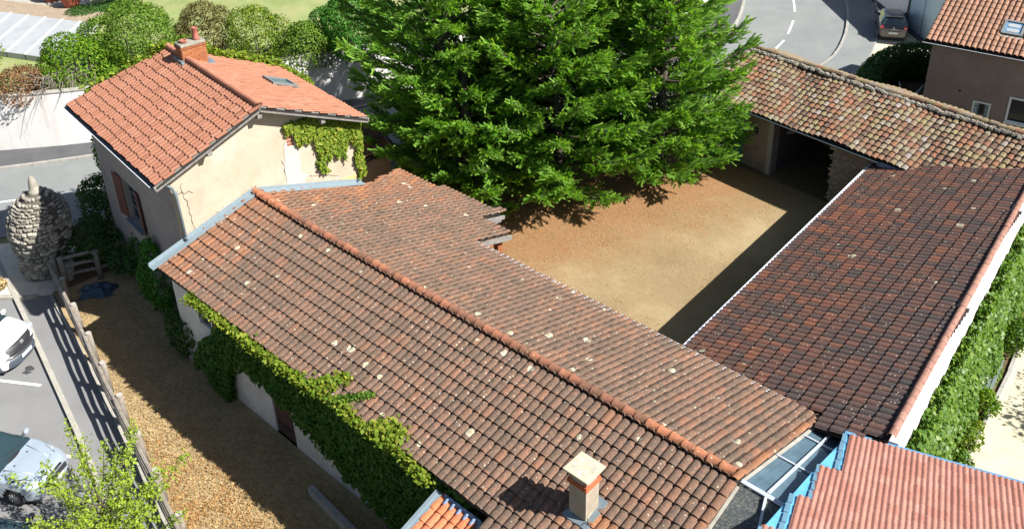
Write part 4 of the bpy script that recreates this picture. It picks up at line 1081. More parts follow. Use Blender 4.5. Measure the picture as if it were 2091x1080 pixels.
wb.prism(BXY([(-9.3, F), (-9.0, F), (-9.0, rb + 1.3), (-9.3, rb + 1.3)]), -0.05, lambda x, y: zb(x, y) - 0.16)
wb.build('wall', M['plaster_barn'], B_)
wb2 = MB(); wall_panel(wb2, BP(a_open1, F), BP(-9, F), -0.05, 3.1, 0.42, []); wb2.build('stone_wall', M['plaster_barn'], B_)
# stones showing through the plaster of the pier
pier = []
for i in range(120):
    z = rng.uniform(0.05, 2.9); s_ = abs(rng.normal(0, 0.35)) if i % 2 else rng.uniform(0, 2.0)
    o = bpy.data.objects.new('stone', smesh[(i * 2 + 1) % 8]); link(o, B_); o.location = BP(a_open1 + s_ + rng.uniform(-0.12, 0.05), F - 0.0, z)
    q = rng.uniform(0.14, 0.34); o.scale = (q, 0.09, q * 0.45); o.rotation_euler = (0, rng.uniform(-.15, .15), BT)
for a in (a_open0 - 0.12, ): MB().box(BP(a, F - 0.03, 1.45), (0.24, 0.12, 3.0), rz=BT).build('corner_pier', M['concrete_grey'], B_, bevel=0.015)
MB().bar(BP(a_open0 - 0.2, F + 0.1, 2.86), BP(a_open1 + 0.2, F + 0.1, 2.86), 0.22, 0.24).build('lintel_beam', M['wood_grey'], B_)
MB().bar(BP(a_open0 + 0.05, F + 0.9, 1.85), BP(a_open0 + 1.2, F + 1.4, 2.5), 0.12, 0.14).build('roof_brace', M['wood_grey'], B_)
gd = MB()
for i in range(6): gd.box(BP(-23.5 + 0.16 * i + 0.0, F + 0.06, 1.0), (0.152, 0.05, 2.0), rz=BT)
gd.build('door', M['green_door'], B_)
gutter('gutter', BP(-23.2, eb - 0.08, 2.97), BP(a_open1 + 2.3, eb - 0.08, 2.97), 0.065, M['gutter_dark'], B_)
MB().bar(BP(-23.2, eb - 0.15, 2.98), BP(a_open1 + 2.3, eb - 0.15, 2.98), 0.012, 0.015).build('gutter_lip', M['zinc_light'], B_)
MB().bar(BP(a_open1 + 2.2, eb + 0.05, 2.86), BP(-9.5, eb + 0.05, 2.86), 0.12, 0.22).build('abutment_flashing', M['lead'], B_)

# ------------------------------------------------------------------ annex with the new pink roof, glass link
X_ = empty('annex', (0, 0, 0), 0, 'annex with a new pinkish interlocking tile roof and blue edge flashing, bottom right', 'building')
XA = R(17.5); xe = Vector((math.cos(XA), math.sin(XA), 0)); xu = Vector((math.sin(XA), -math.cos(XA), 0))
XO = Vector((-5.86, 17.80, 4.38)); XP = 0.27
zx = lambda x, y: XO.z + XP * ((x - XO.x) * xu.x + (y - XO.y) * xu.y)
def XY(pts): return [tuple((XO + xe * a + xu * b)[:2]) for a, b in pts]
steps = []
w_, l_ = 0.222, 0.37
sb = [0.0] + [0.25 + 1.48 * (j + 1) for j in range(7)]
for j in range(7):
    x0 = -0.06 - 0.38 * j
    steps += [(x0, sb[j]), (x0, sb[j + 1])]
apoly = XY(steps + [(12, sb[7]), (12, 0.0)])
mbx = MB().prism(XY([(0.1, 0.02), (-1.95, 9.2), (12, 9.2), (12, 0.02)]), lambda x, y: zx(x, y) - 0.16, lambda x, y: zx(x, y) - 0.04)
rX = mbx.build('roof', M['tile_annex'], X_)
MB().prism(XY([(-0.10, 0.0), (-0.14, 0.37), (-0.60, 2.08), (-0.98, 3.69), (-1.24, 4.76), (-2.4, 9.2), (-1.5, 9.2), (0.4, 0.0)]), lambda x, y: zx(x, y) - 0.12, lambda x, y: zx(x, y) - 0.02).build('blue_flashing', M['blue_film'], X_)
T = Tiling(); k = 1 / math.hypot(1, XP)
T.plane(XO, xe, xu * k + Vector((0, 0, XP * k)), 0.25, l_, 0.036, 0.026, 'double', M['tile_annex'], apoly, stagger=0.0, jit=(0.002, 0.003, 0.2), erange=(-3, 7), rows=20)
T.finish(rX, 300)
st_ = MB()
for j in range(5):
    s0, s1 = sb[j], sb[j + 1]; x0 = -0.06 - 0.38 * j
    for q in range(4):
        sa = s0 + q * (s1 - s0) / 4; hl = (s1 - s0) / 8; c = XO + xe * (x0 - 0.05 - 0.012 * (q % 2)) + xu * (sa + hl); c.z = zx(c.x, c.y) + 0.02
        st_.bar(c - xu * (hl - 0.01) - Vector((0, 0, XP * hl)), c + xu * (hl - 0.01) + Vector((0, 0, XP * hl)), 0.10, 0.02)
st_.build('step_flashing', M['blue_step'], X_)
p0 = XO + xe * -0.12 - xu * 0.05; p1 = XO + xe * 12 - xu * 0.05
MB().bar((p0.x, p0.y, 4.36), (p1.x, p1.y, 4.36), 0.09, 0.09).build('gutter', M['blue_deep'], X_)
wx = MB(); wx.prism(XY([(0.35, 0.35), (12, 0.35), (12, 0.7), (0.35, 0.7)]), -0.05, 4.2); wx.build('wall', M['plaster_white'], X_); wx = MB(); wx.prism(XY([(0.35, 0.7), (0.7, 0.7), (-2.0, 9), (-2.35, 9)]), -0.05, 4.2)
wx.build('wall', M['plaster_white'], X_)

G_ = empty('glass_link', (0, 0, 0), 0, 'narrow glazed roof with pale frame between the brown roof and the pink annex roof', 'glass roof')
gx0 = -6.78
def gz(x, y): return 5.02 - 0.30 * abs(y - 14.3) - 0.05
def gxr(y): return -6.10 - 0.0 * y
vf = [18.35, 17.45, 16.20, 14.95]
gr = lambda y: -5.98 + (17.6 - y) * 0.085
panes = [(18.3, 17.42), (17.36, 16.00), (15.94, 14.36)]
for y1_, y0_ in panes:
    MB().prism([(gx0, y1_), (gx0, y0_), (gr(y0_), y0_), (gr(y1_), y1_)], lambda x, y: gz(x, y) - 0.012, lambda x, y: gz(x, y)).build('pane', M['skylight_glass'], G_)
MB().prism([(gx0, 14.24), (gx0, 8.5), (gr(8.5), 8.5), (gr(14.24), 14.24)], lambda x, y: gz(x, y) - 0.012, lambda x, y: gz(x, y)).build('pane', M['skylight_glass_dirty'], G_)
for y in (17.39, 15.97, 14.3):
    w = 0.11 if y == 14.3 else 0.045
    MB().bar((gx0 - 0.04, y, gz(0, y) + 0.03), (gr(y) - 0.02, y, gz(0, y) + 0.03), w, 0.04).build('glazing_bar', M['zinc_bar'], G_)
MB().bar((-6.40, 18.3, gz(0, 18.3) + 0.05), (-6.21, 14.36, gz(0, 14.36) + 0.05), 0.06, 0.06).build('glazing_bar', M['zinc_bar'], G_)
MB().bar((-6.19, 14.24, gz(0, 14.24) + 0.05), (-5.62, 12.6, gz(0, 12.6) + 0.05), 0.06, 0.06).build('glazing_bar', M['zinc_bar'], G_)
MB().bar((gx0 - 0.05, 18.35, gz(0, 18.35) + 0.02), (gx0 - 0.05, 14.25, gz(0, 14.25) + 0.02), 0.10, 0.05).bar((gx0 - 0.05, 14.15, gz(0, 14.15) + 0.02), (gx0 - 0.05, 8.5, gz(0, 8.5) + 0.02), 0.08, 0.05).build('edge_flashing', M['concrete'], G_)
MB().prism([(-6.93, 8.5), (-5.5, 8.5), (-5.9, 18.2), (-6.93, 18.2)], 2.2, 2.3).build('inner_floor', M['blue_deep'], G_)

# small new orange roof against the near eave
O_ = empty('porch_roof', (0, 0, 0), 0, 'small new orange tiled lean-to roof below the brown roof, bottom centre', 'roof')
zo = lambda x, y: 3.62 - 0.30 * (10.45 - y)
opoly = [(-12.46, 10.42), (-12.46, 5.5), (-10.9, 5.5), (-10.9, 10.42)]
opoly = [(-12.46, 10.40), (-12.46, 5.5), (-6.5, 5.5), (-6.5, 8.0), (-11.0, 8.0), (-11.0, 10.40)]
rO = MB().prism(opoly, lambda x, y: zo(x, y) - 0.15, lambda x, y: zo(x, y) - 0.035).build('roof', M['underlay'], O_)
T = Tiling(); T.plane((0, 10.40 - 12 * 0.372 * un, zo(0, 10.40 - 12 * 0.372 * un)), (1, 0, 0), (0, un, 0.3 * un), 0.22, 0.372, 0.078, 0.03, 'roman', M['tile_orange'], opoly, jit=(0.002, 0.003, 0.3), erange=(-14, -5), rows=12)
T.finish(rO, 300)
MB().bar((-12.62, 10.4, zo(0, 10.4) + 0.06), (-12.62, 5.5, zo(0, 5.5) + 0.06), 0.10, 0.14).bar((-12.52, 10.4, zo(0, 10.4) + 0.07), (-12.52, 5.5, zo(0, 5.5) + 0.07), 0.10, 0.05).build('verge_flashing', M['zinc_light'], O_)
lf = MB(); n = 60
vs = []
for i in range(n + 1):
    x = -12.4 + i * 1.4 / n; ph = (x / 0.22) * 2 * math.pi
    vs += [(x, 10.42, zo(x, 10.42) + 0.13), (x, 10.36 - 0.02 * math.sin(ph), zo(x, 10.36) + 0.10 + 0.03 * math.sin(ph)), (x, 10.24 - 0.025 * math.sin(ph), zo(x, 10.24) + 0.07 + 0.03 * math.sin(ph))]
lf.add(vs, [(3 * i + j, 3 * i + j + 1, 3 * i + j + 4, 3 * i + j + 3) for i in range(n) for j in range(2)])
lf.build('lead_flashing', M['lead'], O_)
MB().prism([(-12.2, 10.3), (-12.2, 5.6), (-11.9, 5.6), (-11.9, 10.3)], -0.05, lambda x, y: zo(x, y) - 0.16).build('wall', M['plaster_outhouse'], O_)

# ------------------------------------------------------------------ pink house and the buildings top right
P_ = empty('pink_house', (0, 0, 0), 0, 'dusky pink rendered house with a tan roman tile roof and roof window, top right', 'house')
PA = R(7.0); pe = Vector((math.cos(PA), math.sin(PA), 0)); pu = Vector((-math.sin(PA), math.cos(PA), 0)); PO = Vector((-14.07, 42.67, 5.0)); PPt = 0.36
def PXY(pts): return [tuple((PO + pe * a + pu * b)[:2]) for a, b in pts]
zp = lambda x, y: 5.0 + PPt * ((x - PO.x) * pu.x + (y - PO.y) * pu.y)
ppoly = PXY([(0, 0), (9, 0), (9, 4.15), (0, 4.15)])
rP = MB().prism(ppoly, lambda x, y: zp(x, y) - 0.14, lambda x, y: zp(x, y) - 0.04).build('roof', M['underlay'], P_)
bpy2 = PXY([(0, 4.15), (9, 4.15), (9, 8.3), (0, 8.3)]); ztop = 5 + PPt * 4.15
MB().prism(bpy2, lambda x, y: 2 * ztop - zp(x, y) - 0.14, lambda x, y: 2 * ztop - zp(x, y) - 0.04).build('rear_roof', M['tile_tan'], P_)
T = Tiling(); k = 1 / math.hypot(1, PPt)
rwp = PXY([(2.85, 1.15), (3.80, 1.15), (3.80, 2.10), (2.85, 2.10)])
T.plane(PO, pe, pu * k + Vector((0, 0, PPt * k)), 0.245, 0.375, 0.095, 0.03, 'canal', M['tile_tan'], ppoly, jit=(0.003, 0.005, 0.6), erange=(0, 9), rows=12, holes=[rwp])
T.finish(rP, 300)
r0 = PO + pu * 4.15; r1 = r0 + pe * 9
ridge_tiles(rP, Vector((r0.x, r0.y, ztop + 0.06)), Vector((r1.x, r1.y, ztop + 0.06)), 0.14, 0.36, M['tile_tan'], collar=False)
wp = MB()
a_w0 = 0.30
wall_panel(wp, (PO + pe * a_w0 + pu * 0.45)[:2], (PO + pe * 9 + pu * 0.45)[:2], -0.05, 5.0, 0.4, [(2.24, 2.94, 1.35, 2.35), (3.7, 4.9, 1.75, 2.9)])
wp.prism(PXY([(a_w0, 0.85), (a_w0 + 0.4, 0.85), (a_w0 + 0.4, 7.6), (a_w0, 7.6)]), -0.05, lambda x, y: min(zp(x, y), 2 * ztop - zp(x, y)) - 0.16)
wp.build('wall', M['plaster_pink'], P_)
gutter('gutter', PO + pe * -0.05 - pu * 0.08 - Vector((0, 0, 0.08)), PO + pe * 9 - pu * 0.08 - Vector((0, 0, 0.08)), 0.06, M['gutter_dark'], P_)
MB().bar(PO + pe * -0.05 - pu * 0.16 - Vector((0, 0, 0.06)), PO + pe * 9 - pu * 0.16 - Vector((0, 0, 0.06)), 0.015, 0.03).build('gutter_lip', M['white_metal'], P_)
def wpos(s, z, out=0.0): p = PO + pe * (a_w0 + s) + pu * (0.45 - out); return Vector((p.x, p.y, z))
pw = MB()
for s in (2.24, 2.94): pw.bar(wpos(s, 1.35, -.02), wpos(s, 2.35, -.02), 0.07, 0.08)
for z in (1.35, 2.35): pw.bar(wpos(2.2, z, -.02), wpos(2.98, z, -.02), 0.08, 0.07)
pwo = pw.build('window', M['frame_white'], P_)
pw = MB()
for s in (2.42, 2.59, 2.76): pw.bar(wpos(s, 1.38, 0.0), wpos(s, 2.32, 0.0), 0.014, 0.014)
for z in (1.55, 1.75, 1.95, 2.15): pw.bar(wpos(2.27, z, 0.01), wpos(2.91, z, 0.01), 0.014, 0.014)
pw.build('window_bars', M['plastic'], pwo)
MB().bar(wpos(2.26, 1.85, -0.12), wpos(2.92, 1.85, -0.12), 0.02, 0.98).build('pane', M['plaster_blue'], pwo)
MB().bar(wpos(2.47, 2.02, -0.10), wpos(2.72, 2.02, -0.10), 0.03, 0.56).build('ventilator', M['plastic'], pwo)
pw = MB()
for s in (3.7, 4.9): pw.bar(wpos(s, 1.75, 0), wpos(s, 2.9, 0), 0.08, 0.08)
for z in (1.75, 2.9): pw.bar(wpos(3.66, z, 0), wpos(4.94, z, 0), 0.08, 0.08)
w2 = pw.build('window', M['frame_white'], P_)
MB().bar(wpos(3.72, 2.32, -0.1), wpos(4.88, 2.32, -0.1), 0.02, 1.1).build('pane', M['window_dark'], w2)
MB().bar(wpos(3.62, 1.68, 0.04), wpos(4.98, 1.68, 0.04), 0.12, 0.06).build('sill', M['frame_white'], w2)
MB().tube([wpos(1.55, 2.72, 0.02), wpos(1.55, 2.72, -0.05)], 0.055, 10).build('vent_hole', M['underlay'], P_)
Mw = Matrix((pe, (pu * k + Vector((0, 0, PPt * k))), pe.cross(pu * k + Vector((0, 0, PPt * k))))).transposed()
cw = PO + pe * 3.32 + pu * 1.63; cw.z = zp(cw.x, cw.y) + 0.12
rwf = MB()
for dx, dy, sx, sy in ((0, .44, .86, .10), (0, -.44, .86, .10), (-.40, 0, .10, .84), (.40, 0, .10, .84)):
    rwf.box(cw + Mw @ Vector((dx, dy, 0)), (sx, sy, 0.1), tilt=Mw)
rw2 = rwf.build('roof_window', M['frame_grey'], P_)
MB().box(cw - Vector((0, 0, 0.02)), (0.72, 0.80, 0.03), tilt=Mw).build('pane', M['blue_deep'], rw2)
bl = MB()
for q in (-0.17, 0.17):
    c = cw + Mw @ Vector((0, q, 0.01)); n = 20; sx, sy = 0.27, 0.12
    vs = [c + Mw @ Vector((sx * (abs(math.cos(t)) ** 0.5) * (1 if math.cos(t) > 0 else -1), sy * (abs(math.sin(t)) ** 0.8) * (1 if math.sin(t) > 0 else -1), 0)) for t in [2 * math.pi * i / n for i in range(n)]]
    bl.add(vs, [tuple(range(n))])
bl.build('blind', M['pool'], rw2)
MB().box(cw + Mw @ Vector((0, -0.60, -0.05)), (1.0, 0.12, 0.02), tilt=Mw).build('apron', M['concrete'], rw2)

# pale building behind the parked hatchback
Q_ = empty('pale_building', (0, 0, 0), 0, 'pale rendered building with a bluish end wall behind the dark hatchback', 'building')
q0 = Vector((-25.6, 62.4)); q1 = Vector((-20.05, 57.02)); q2 = Vector((-17.2, 54.3))
dq = (q2 - q0).normalized(); nq = Vector((-dq.y, dq.x)); 
if nq.y < 0: nq = -nq
HB = 3.3
MB().prism([tuple(q0), tuple(q1), tuple(q1 + nq * 6), tuple(q0 + nq * 6)], -0.05, HB).build('wall', M['plaster_white'], Q_)
q1b = q1 + dq * 0.012
MB().prism([tuple(q1b), tuple(q2), tuple(q2 + nq * 6), tuple(q1b + nq * 6)], -0.05, HB).build('end_wall', M['plaster_blue'], Q_)
pq = q1 - nq * 0.06
MB().tube([(pq.x, pq.y, 0.05), (pq.x, pq.y, HB)], 0.05, 8).build('downpipe', M['gutter_dark'], Q_)
pq2 = q1 + dq * 1.9 - nq * 0.01
MB().box((pq2.x, pq2.y, 1.6), (0.02, 0.02, 3.0)).build('joint', M['crack'], Q_)
MB().prism([tuple(q0 - nq * 0.15), tuple(q2 - nq * 0.15), tuple(q2 + nq * 6.2), tuple(q0 + nq * 6.2)], HB, HB + 0.12).build('roof', M['tile_tan'], Q_)
qf = MB().prism([tuple(q0 - nq * 0.35), tuple(q2 - nq * 0.35), tuple(q2 - nq * 0.02), tuple(q0 - nq * 0.02)], 0.05, 0.12).build('footing', M['asphalt_dark'], Q_)

# ------------------------------------------------------------------ stone tower by the street
ST = empty('stone_tower', (-34.95, 9.75, 0), 0, 'bulging dry-stone beehive tower with a pointed finial beside the street', 'stone tower')
prof = [(0.68, 0), (0.72, 0.4), (0.82, 0.9), (0.95, 1.35), (1.06, 1.8), (1.12, 2.2), (1.10, 2.6), (0.98, 3.0), (0.76, 3.35), (0.48, 3.6), (0.26, 3.74), (0.12, 3.78)]
def rad(z):
    for (r0_, z0_), (r1_, z1_) in zip(prof[:-1], prof[1:]):
        if z0_ <= z <= z1_: return r0_ + (r1_ - r0_) * (z - z0_) / (z1_ - z0_)
    return 0.1
LEAN = Vector((0.11, 0.10))
def tc(z): return LEAN * z
mb = MB(); N = 20
vs = []; 
for r_0, z_0 in prof:
    c_ = tc(z_0)
    for k in range(N):
        a = 2 * math.pi * k / N; vs.append((c_.x + (r_0 - 0.05) * math.cos(a), c_.y + (r_0 - 0.05) * math.sin(a), z_0))
fs = [(j * N + k, j * N + (k + 1) % N, (j + 1) * N + (k + 1) % N, (j + 1) * N + k) for j in range(len(prof) - 1) for k in range(N)]
mb.add(vs, fs); mb.build('core', M['stone_core'], ST)
stones = []
z = 0.02
while z < 3.72:
    h = rng.uniform(0.10, 0.21) * (0.85 if z > 2.6 else 1.0)
    r_0 = rad(min(z + h / 2, 3.77)); a = rng.uniform(0, 1)
    slope = math.atan2(rad(min(z + h, 3.77)) - rad(z), h)
    while a < 2 * math.pi + 0.8:
        w = rng.uniform(0.12, 0.40) * (0.75 if z > 2.6 else 1.0); hs_ = h * rng.uniform(0.72, 1.12); zo_ = rng.normal(0, 0.022)
        da = w / max(r_0, 0.15)
        am = a + da / 2; c_ = tc(z + h / 2)
        stones.append((Vector((c_.x + (r_0 - 0.03) * math.cos(am), c_.y + (r_0 - 0.03) * math.sin(am), z + h / 2 + zo_)), am, w, hs_, slope))
        a += da
        if a > 2 * math.pi + 0.1 * rng.uniform(0, 1): break
    z += h * 0.93
def stone_geo(s):
    # irregular block: front face shrunk and bulged
    p, am, w, h, sl_ = s
    hw_, hh = w * 0.49, h * 0.46; o = rng.uniform(0.015, 0.085)
    pts = [(-.08, -hw_, -hh), (-.08, hw_, -hh), (-.08, hw_, hh), (-.08, -hw_, hh)]
    j = lambda q: q * rng.uniform(0.68, 1.06)
    pts += [(o * .6, j(-hw_), j(-hh)), (o * .6, j(hw_), j(-hh)), (o * .6, j(hw_), j(hh)), (o * .6, j(-hw_), j(hh))]
    pts += [(o + .03, -hw_ * .55 * j(1), -hh * .5 * j(1)), (o + .03, hw_ * .55 * j(1), -hh * .5 * j(1)), (o + .03, hw_ * .55 * j(1), hh * .5 * j(1)), (o + .03, -hw_ * .55 * j(1), hh * .5 * j(1))]
    Mx = Matrix.Rotation(am, 3, 'Z') @ Matrix.Rotation(sl_ * 0.8, 3, 'Y') @ Matrix.Rotation(rng.normal(0, 0.14), 3, 'X')
    f = [(0, 1, 5, 4), (1, 2, 6, 5), (2, 3, 7, 6), (3, 0, 4, 7), (4, 5, 9, 8), (5, 6, 10, 9), (6, 7, 11, 10), (7, 4, 8, 11), (8, 9, 10, 11)]
    return [Mx @ Vector(q) for q in pts], f
camdir = Vector((CAM.x + 34.95, CAM.y - 9.75, CAM.z - 2)).normalized()
stones.sort(key=lambda s: -Vector((math.cos(s[1]), math.sin(s[1]), 0.3)).dot(camdir))
rest = MB(); rt = []
for i, s in enumerate(stones):
    V, F_ = stone_geo(s); t = rng.uniform(0, 1)
    if i < 300:
        me = bpy.data.meshes.new('stone'); me.from_pydata(V, [], F_); me.materials.append(M['stone'])
        at = me.attributes.new('tint', 'FLOAT', 'POINT'); at.data.foreach_set('value', np.full(len(V), t, np.float32))
        o = bpy.data.objects.new('stone', me); link(o, ST); o.location = s[0]
    else:
        rest.add([v + s[0] for v in V], F_); rt += [t] * len(V)
if rest.v:
    o = rest.build('rear_stones', M['stone'], ST); o['kind'] = 'stuff'
    at = o.data.attributes.new('tint', 'FLOAT', 'POINT'); at.data.foreach_set('value', np.array(rt, np.float32))
c_ = tc(3.74)
MB().tube([(c_.x, c_.y, 3.66), (c_.x, c_.y, 3.80), (c_.x, c_.y, 3.81), (c_.x, c_.y, 4.00), (c_.x, c_.y, 4.22), (c_.x - 0.005, c_.y, 4.36), (c_.x - 0.01, c_.y, 4.43)], [0.24, 0.24, 0.20, 0.17, 0.135, 0.095, 0.035], 14).build('finial', M['stone_finial'], ST, smooth=True)
for (dx, dy, s) in ((-0.80, -0.30, 0.42), (-0.55, -0.62, 0.35), (-0.86, 0.12, 0.35)):
    o = bpy.data.objects.new('buttress_stone', smesh[1]); link(o, ST); o.location = (dx, dy, 0.35); o.scale = (s, s * 0.7, 0.9)

# ------------------------------------------------------------------ post and rail fences
def fence(name, pts, label, extra_tail=None, h=1.28, side=-1):
    root = empty(name, (pts[0][0], pts[0][1], 0), 0, label, 'fence')
    o0 = Vector((pts[0][0], pts[0][1], 0))
    P = [Vector((p[0], p[1], 0)) for p in pts]
    for i, p in enumerate(P):
        hh = h + rng.uniform(-0.04, 0.05); ln = Vector((rng.normal(0, 0.02), rng.normal(0, 0.02), 0))
        pm = MB().tube([p - o0 - Vector((0, 0, 0.1)), p - o0 + ln + Vector((0, 0, hh - 0.015)), p - o0 + ln + Vector((0, 0, hh))], [0.115, 0.105, 0.095], 12).build('post', M['wood_fence'], root, smooth=True)
        MB().tube([p - o0 + ln + Vector((0, 0, hh)), p - o0 + ln + Vector((0, 0, hh + 0.006))], 0.09, 12).build('post_top', M['wood_top'], pm)
    for a, b in zip(P[:-1], P[1:]):
        d = (b - a).normalized(); nr = Vector((d.y, -d.x, 0)) * 0.14 * side * -1
        for z in (h - 0.10, h - 0.48, h - 0.86):
            j = rng.normal(0, 0.02, 2)
            mb = MB(); mb.tube([a - o0 + nr - d * 0.12 + Vector((0, 0, z + j[0])), (a + b) / 2 - o0 + nr * 1.15 + Vector((0, 0, z + 0.01)), b - o0 + nr + d * 0.12 + Vector((0, 0, z + j[1]))], [0.072, 0.066, 0.072], 7)
            mb.build('rail', M['wood_fence'], root, smooth=False)
    return root
fence('post_and_rail_fence', [(-33.55, 9.73), (-32.14, 9.45), (-30.16, 9.01), (-28.23, 8.60), (-26.38, 8.18), (-24.52, 7.80), (-22.64, 7.42), (-20.89, 7.07), (-19.09, 6.68), (-17.2, 6.28)],
      'long weathered grey post and rail fence between the car park and the leaf-strewn strip', side=-1)
fence('post_and_rail_fence', [(-33.42, 9.95), (-32.9, 11.05), (-32.45, 13.0)], 'short post and rail fence running back into the shade from the tower', side=1)

# ------------------------------------------------------------------ vehicles
def catmull(keys, n):
    K = np.array(keys, float); out = []
    for i in range(len(K) - 1):
        a = K[max(i - 1, 0)]; b = K[i]; c = K[i + 1]; d = K[min(i + 2, len(K) - 1)]
        for j in range(n):
            t = j / n
            out.append(0.5 * ((2 * b) + (c - a) * t + (2 * a - 5 * b + 4 * c - d) * t * t + (3 * b - a - 3 * c + d) * t ** 3))
    out.append(K[-1]); return np.array(out)

def car(name, loc, heading, label, paint, stations, glass, wheels, wr, W, cat='car', lamp='lamp_clear', extra=None, rim='rim', roofmat=None):
    """stations: x, z_bottom, z_belt, w_belt, z_top, w_top (front at x=0, going back); glass=(x_cowl, x_roof0, x_roof1, x_tail)"""
    root = empty(name, (loc[0], loc[1], 0), heading, label, cat)
    S = catmull(stations, 5); xs = S[:, 0]
    prof = 12
    def section(s):
        x, zb_, zt, w, top, wt = s
        keys = [(w * 0.80, zb_), (w * 0.97, zb_ + 0.06), (w * 1.0, zb_ + (zt - zb_) * 0.55), (w * 0.975, zt), (wt + (w - wt) * 0.12, zt + (top - zt) * 0.72 + 0.005), (wt * 0.82, top - 0.012), (0.0, top + 0.012)]
        return keys
    grid = []
    for s in S:
        kk = section(s); c = catmull(kk, 3); c[:, 0] = np.maximum(c[:, 0], 0); grid.append([(s[0], y, z) for y, z in c])
    nx, ny = len(grid), len(grid[0])
    xc, xr0, xr1, xt = glass
    groups = {'body': MB(), 'windscreen': MB(), 'side_window': MB(), 'rear_window': MB(), 'roof': MB()}
    for sgn in (1, -1):
        vs = [(-p[0], sgn * p[1], p[2]) for g in grid for p in g]
        fsd = {k: [] for k in groups}
        for i in range(nx - 1):
            for j in range(ny - 1):
                x = (xs[i] + xs[i + 1]) / 2; kf = (j + 0.5) / 3
                f = (i * ny + j, i * ny + j + 1, (i + 1) * ny + j + 1, (i + 1) * ny + j)
                if sgn < 0: f = f[::-1]
                g = 'body'
                zmid = sum(vs[q][2] for q in f) / 4
                cut_ = False
                for wx in wheels:
                    if j < 7 and (x - wx) ** 2 + (zmid - wr) ** 2 < (wr * 1.16) ** 2: cut_ = True
                if cut_: continue
                if xc < x < xr0 and kf > 3.6: g = 'windscreen'
                elif xr1 < x < xt and kf > 3.9: g = 'rear_window'
                elif xc + 0.12 < x < xt - 0.2 and 3.15 < kf < 4.1: g = 'side_window'
                elif xr0 <= x <= xr1 and kf > 4.2: g = 'roof'
                fsd[g].append(f)
        for g, ff in fsd.items():
            if ff: groups[g].add(vs, ff)
        # close front and rear
        for i in (0, nx - 1):
            ring = [i * ny + j for j in range(ny)]
            f = tuple(ring) if (sgn > 0) == (i == 0) else tuple(reversed(ring))
    gm = {'body': paint, 'roof': roofmat or paint, 'windscreen': 'car_glass', 'side_window': 'car_glass', 'rear_window': 'car_glass'}
    objs = {}
    for g, mb in groups.items():
        if not mb.f: continue
        if g == 'body':
            for i in (0, nx - 1):
                ring = [(-grid[i][j][0], grid[i][j][1], grid[i][j][2]) for j in range(ny)] + [(-grid[i][j][0], -grid[i][j][1], grid[i][j][2]) for j in range(ny - 1, -1, -1)]
                mb.add(ring, [tuple(range(len(ring))) if i else tuple(reversed(range(len(ring))))])
        o = mb.build(g, M[gm[g]], root, smooth=True)
        objs[g] = o
    # dark underbody, wheels
    MB().box((-xs[-1] / 2, 0, wr * 0.95), (xs[-1] * 0.93, W * 0.84, 0.34)).build('underbody', M['plastic'], root)
    for wx in wheels:
        for sgn in (1, -1):
            y0 = sgn * (W / 2 - 0.21); y1 = sgn * (W / 2 - 0.005)
            wl_ = MB(); n = 24
            prof_ = [(wr * 0.62, y1 - sgn * 0.03), (wr * 0.66, y1), (wr * 0.93, y1 - sgn * 0.005), (wr, y1 - sgn * 0.03), (wr, y0), (wr * 0.6, y0)]
            vs = [(-wx + r * math.cos(2 * math.pi * k_ / n), y, wr + r * math.sin(2 * math.pi * k_ / n)) for r, y in prof_ for k_ in range(n)]
            wl_.add(vs, [(j * n + k_, j * n + (k_ + 1) % n, (j + 1) * n + (k_ + 1) % n, (j + 1) * n + k_) for j in range(5) for k_ in range(n)])
            wo = wl_.build('wheel', M['rubber'], root, smooth=True)
            rm = MB(); yr = y1 - sgn * 0.035
            rm.add([(-wx + wr * 0.63 * math.cos(2 * math.pi * k_ / n), yr, wr + wr * 0.63 * math.sin(2 * math.pi * k_ / n)) for k_ in range(n)], [tuple(range(n))])
            rm.build('rim', M['rim_dark'], wo)
            sp = MB()
            for k_ in range(10):
                a = 2 * math.pi * k_ / 10
                sp.bar((-wx + wr * 0.10 * math.cos(a), yr + sgn * 0.015, wr + wr * 0.10 * math.sin(a)), (-wx + wr * 0.56 * math.cos(a), yr + sgn * 0.012, wr + wr * 0.56 * math.sin(a)), 0.045, 0.02)
            sp.tube([(-wx, yr, wr), (-wx, yr + sgn * 0.03, wr)], wr * 0.2, 12)
            sp.tube([(-wx + wr * 0.6 * math.cos(2 * math.pi * k_ / 20), yr + sgn * 0.01, wr + wr * 0.6 * math.sin(2 * math.pi * k_ / 20)) for k_ in range(21)], 0.014, 5, cap=False)
            sp.build('wheel_cover', M[rim], wo)
    # pillars / window surround in body colour are the body strips left between the glass; mirrors:
    for sgn in (1, -1):
        mr = MB().tube([(-xc - 0.34, sgn * (W / 2 - 0.06), stations[4][2] + 0.07), (-xc - 0.32, sgn * (W / 2 + 0.06), stations[4][2] + 0.10)], 0.04, 6)
        m_o = mr.build('mirror', M['plastic'], root)
        MB().tube([(-xc - 0.33, sgn * (W / 2 + 0.00), stations[4][2] + 0.12), (-xc - 0.31, sgn * (W / 2 + 0.03), stations[4][2] + 0.12), (-xc - 0.33, sgn * (W / 2 + 0.17), stations[4][2] + 0.12), (-xc - 0.35, sgn * (W / 2 + 0.20), stations[4][2] + 0.12)], [0.04, 0.085, 0.08, 0.04], 10).build('mirror_shell', M[paint], m_o, smooth=True)
    if extra: extra(root, objs, grid, xs)
    return root

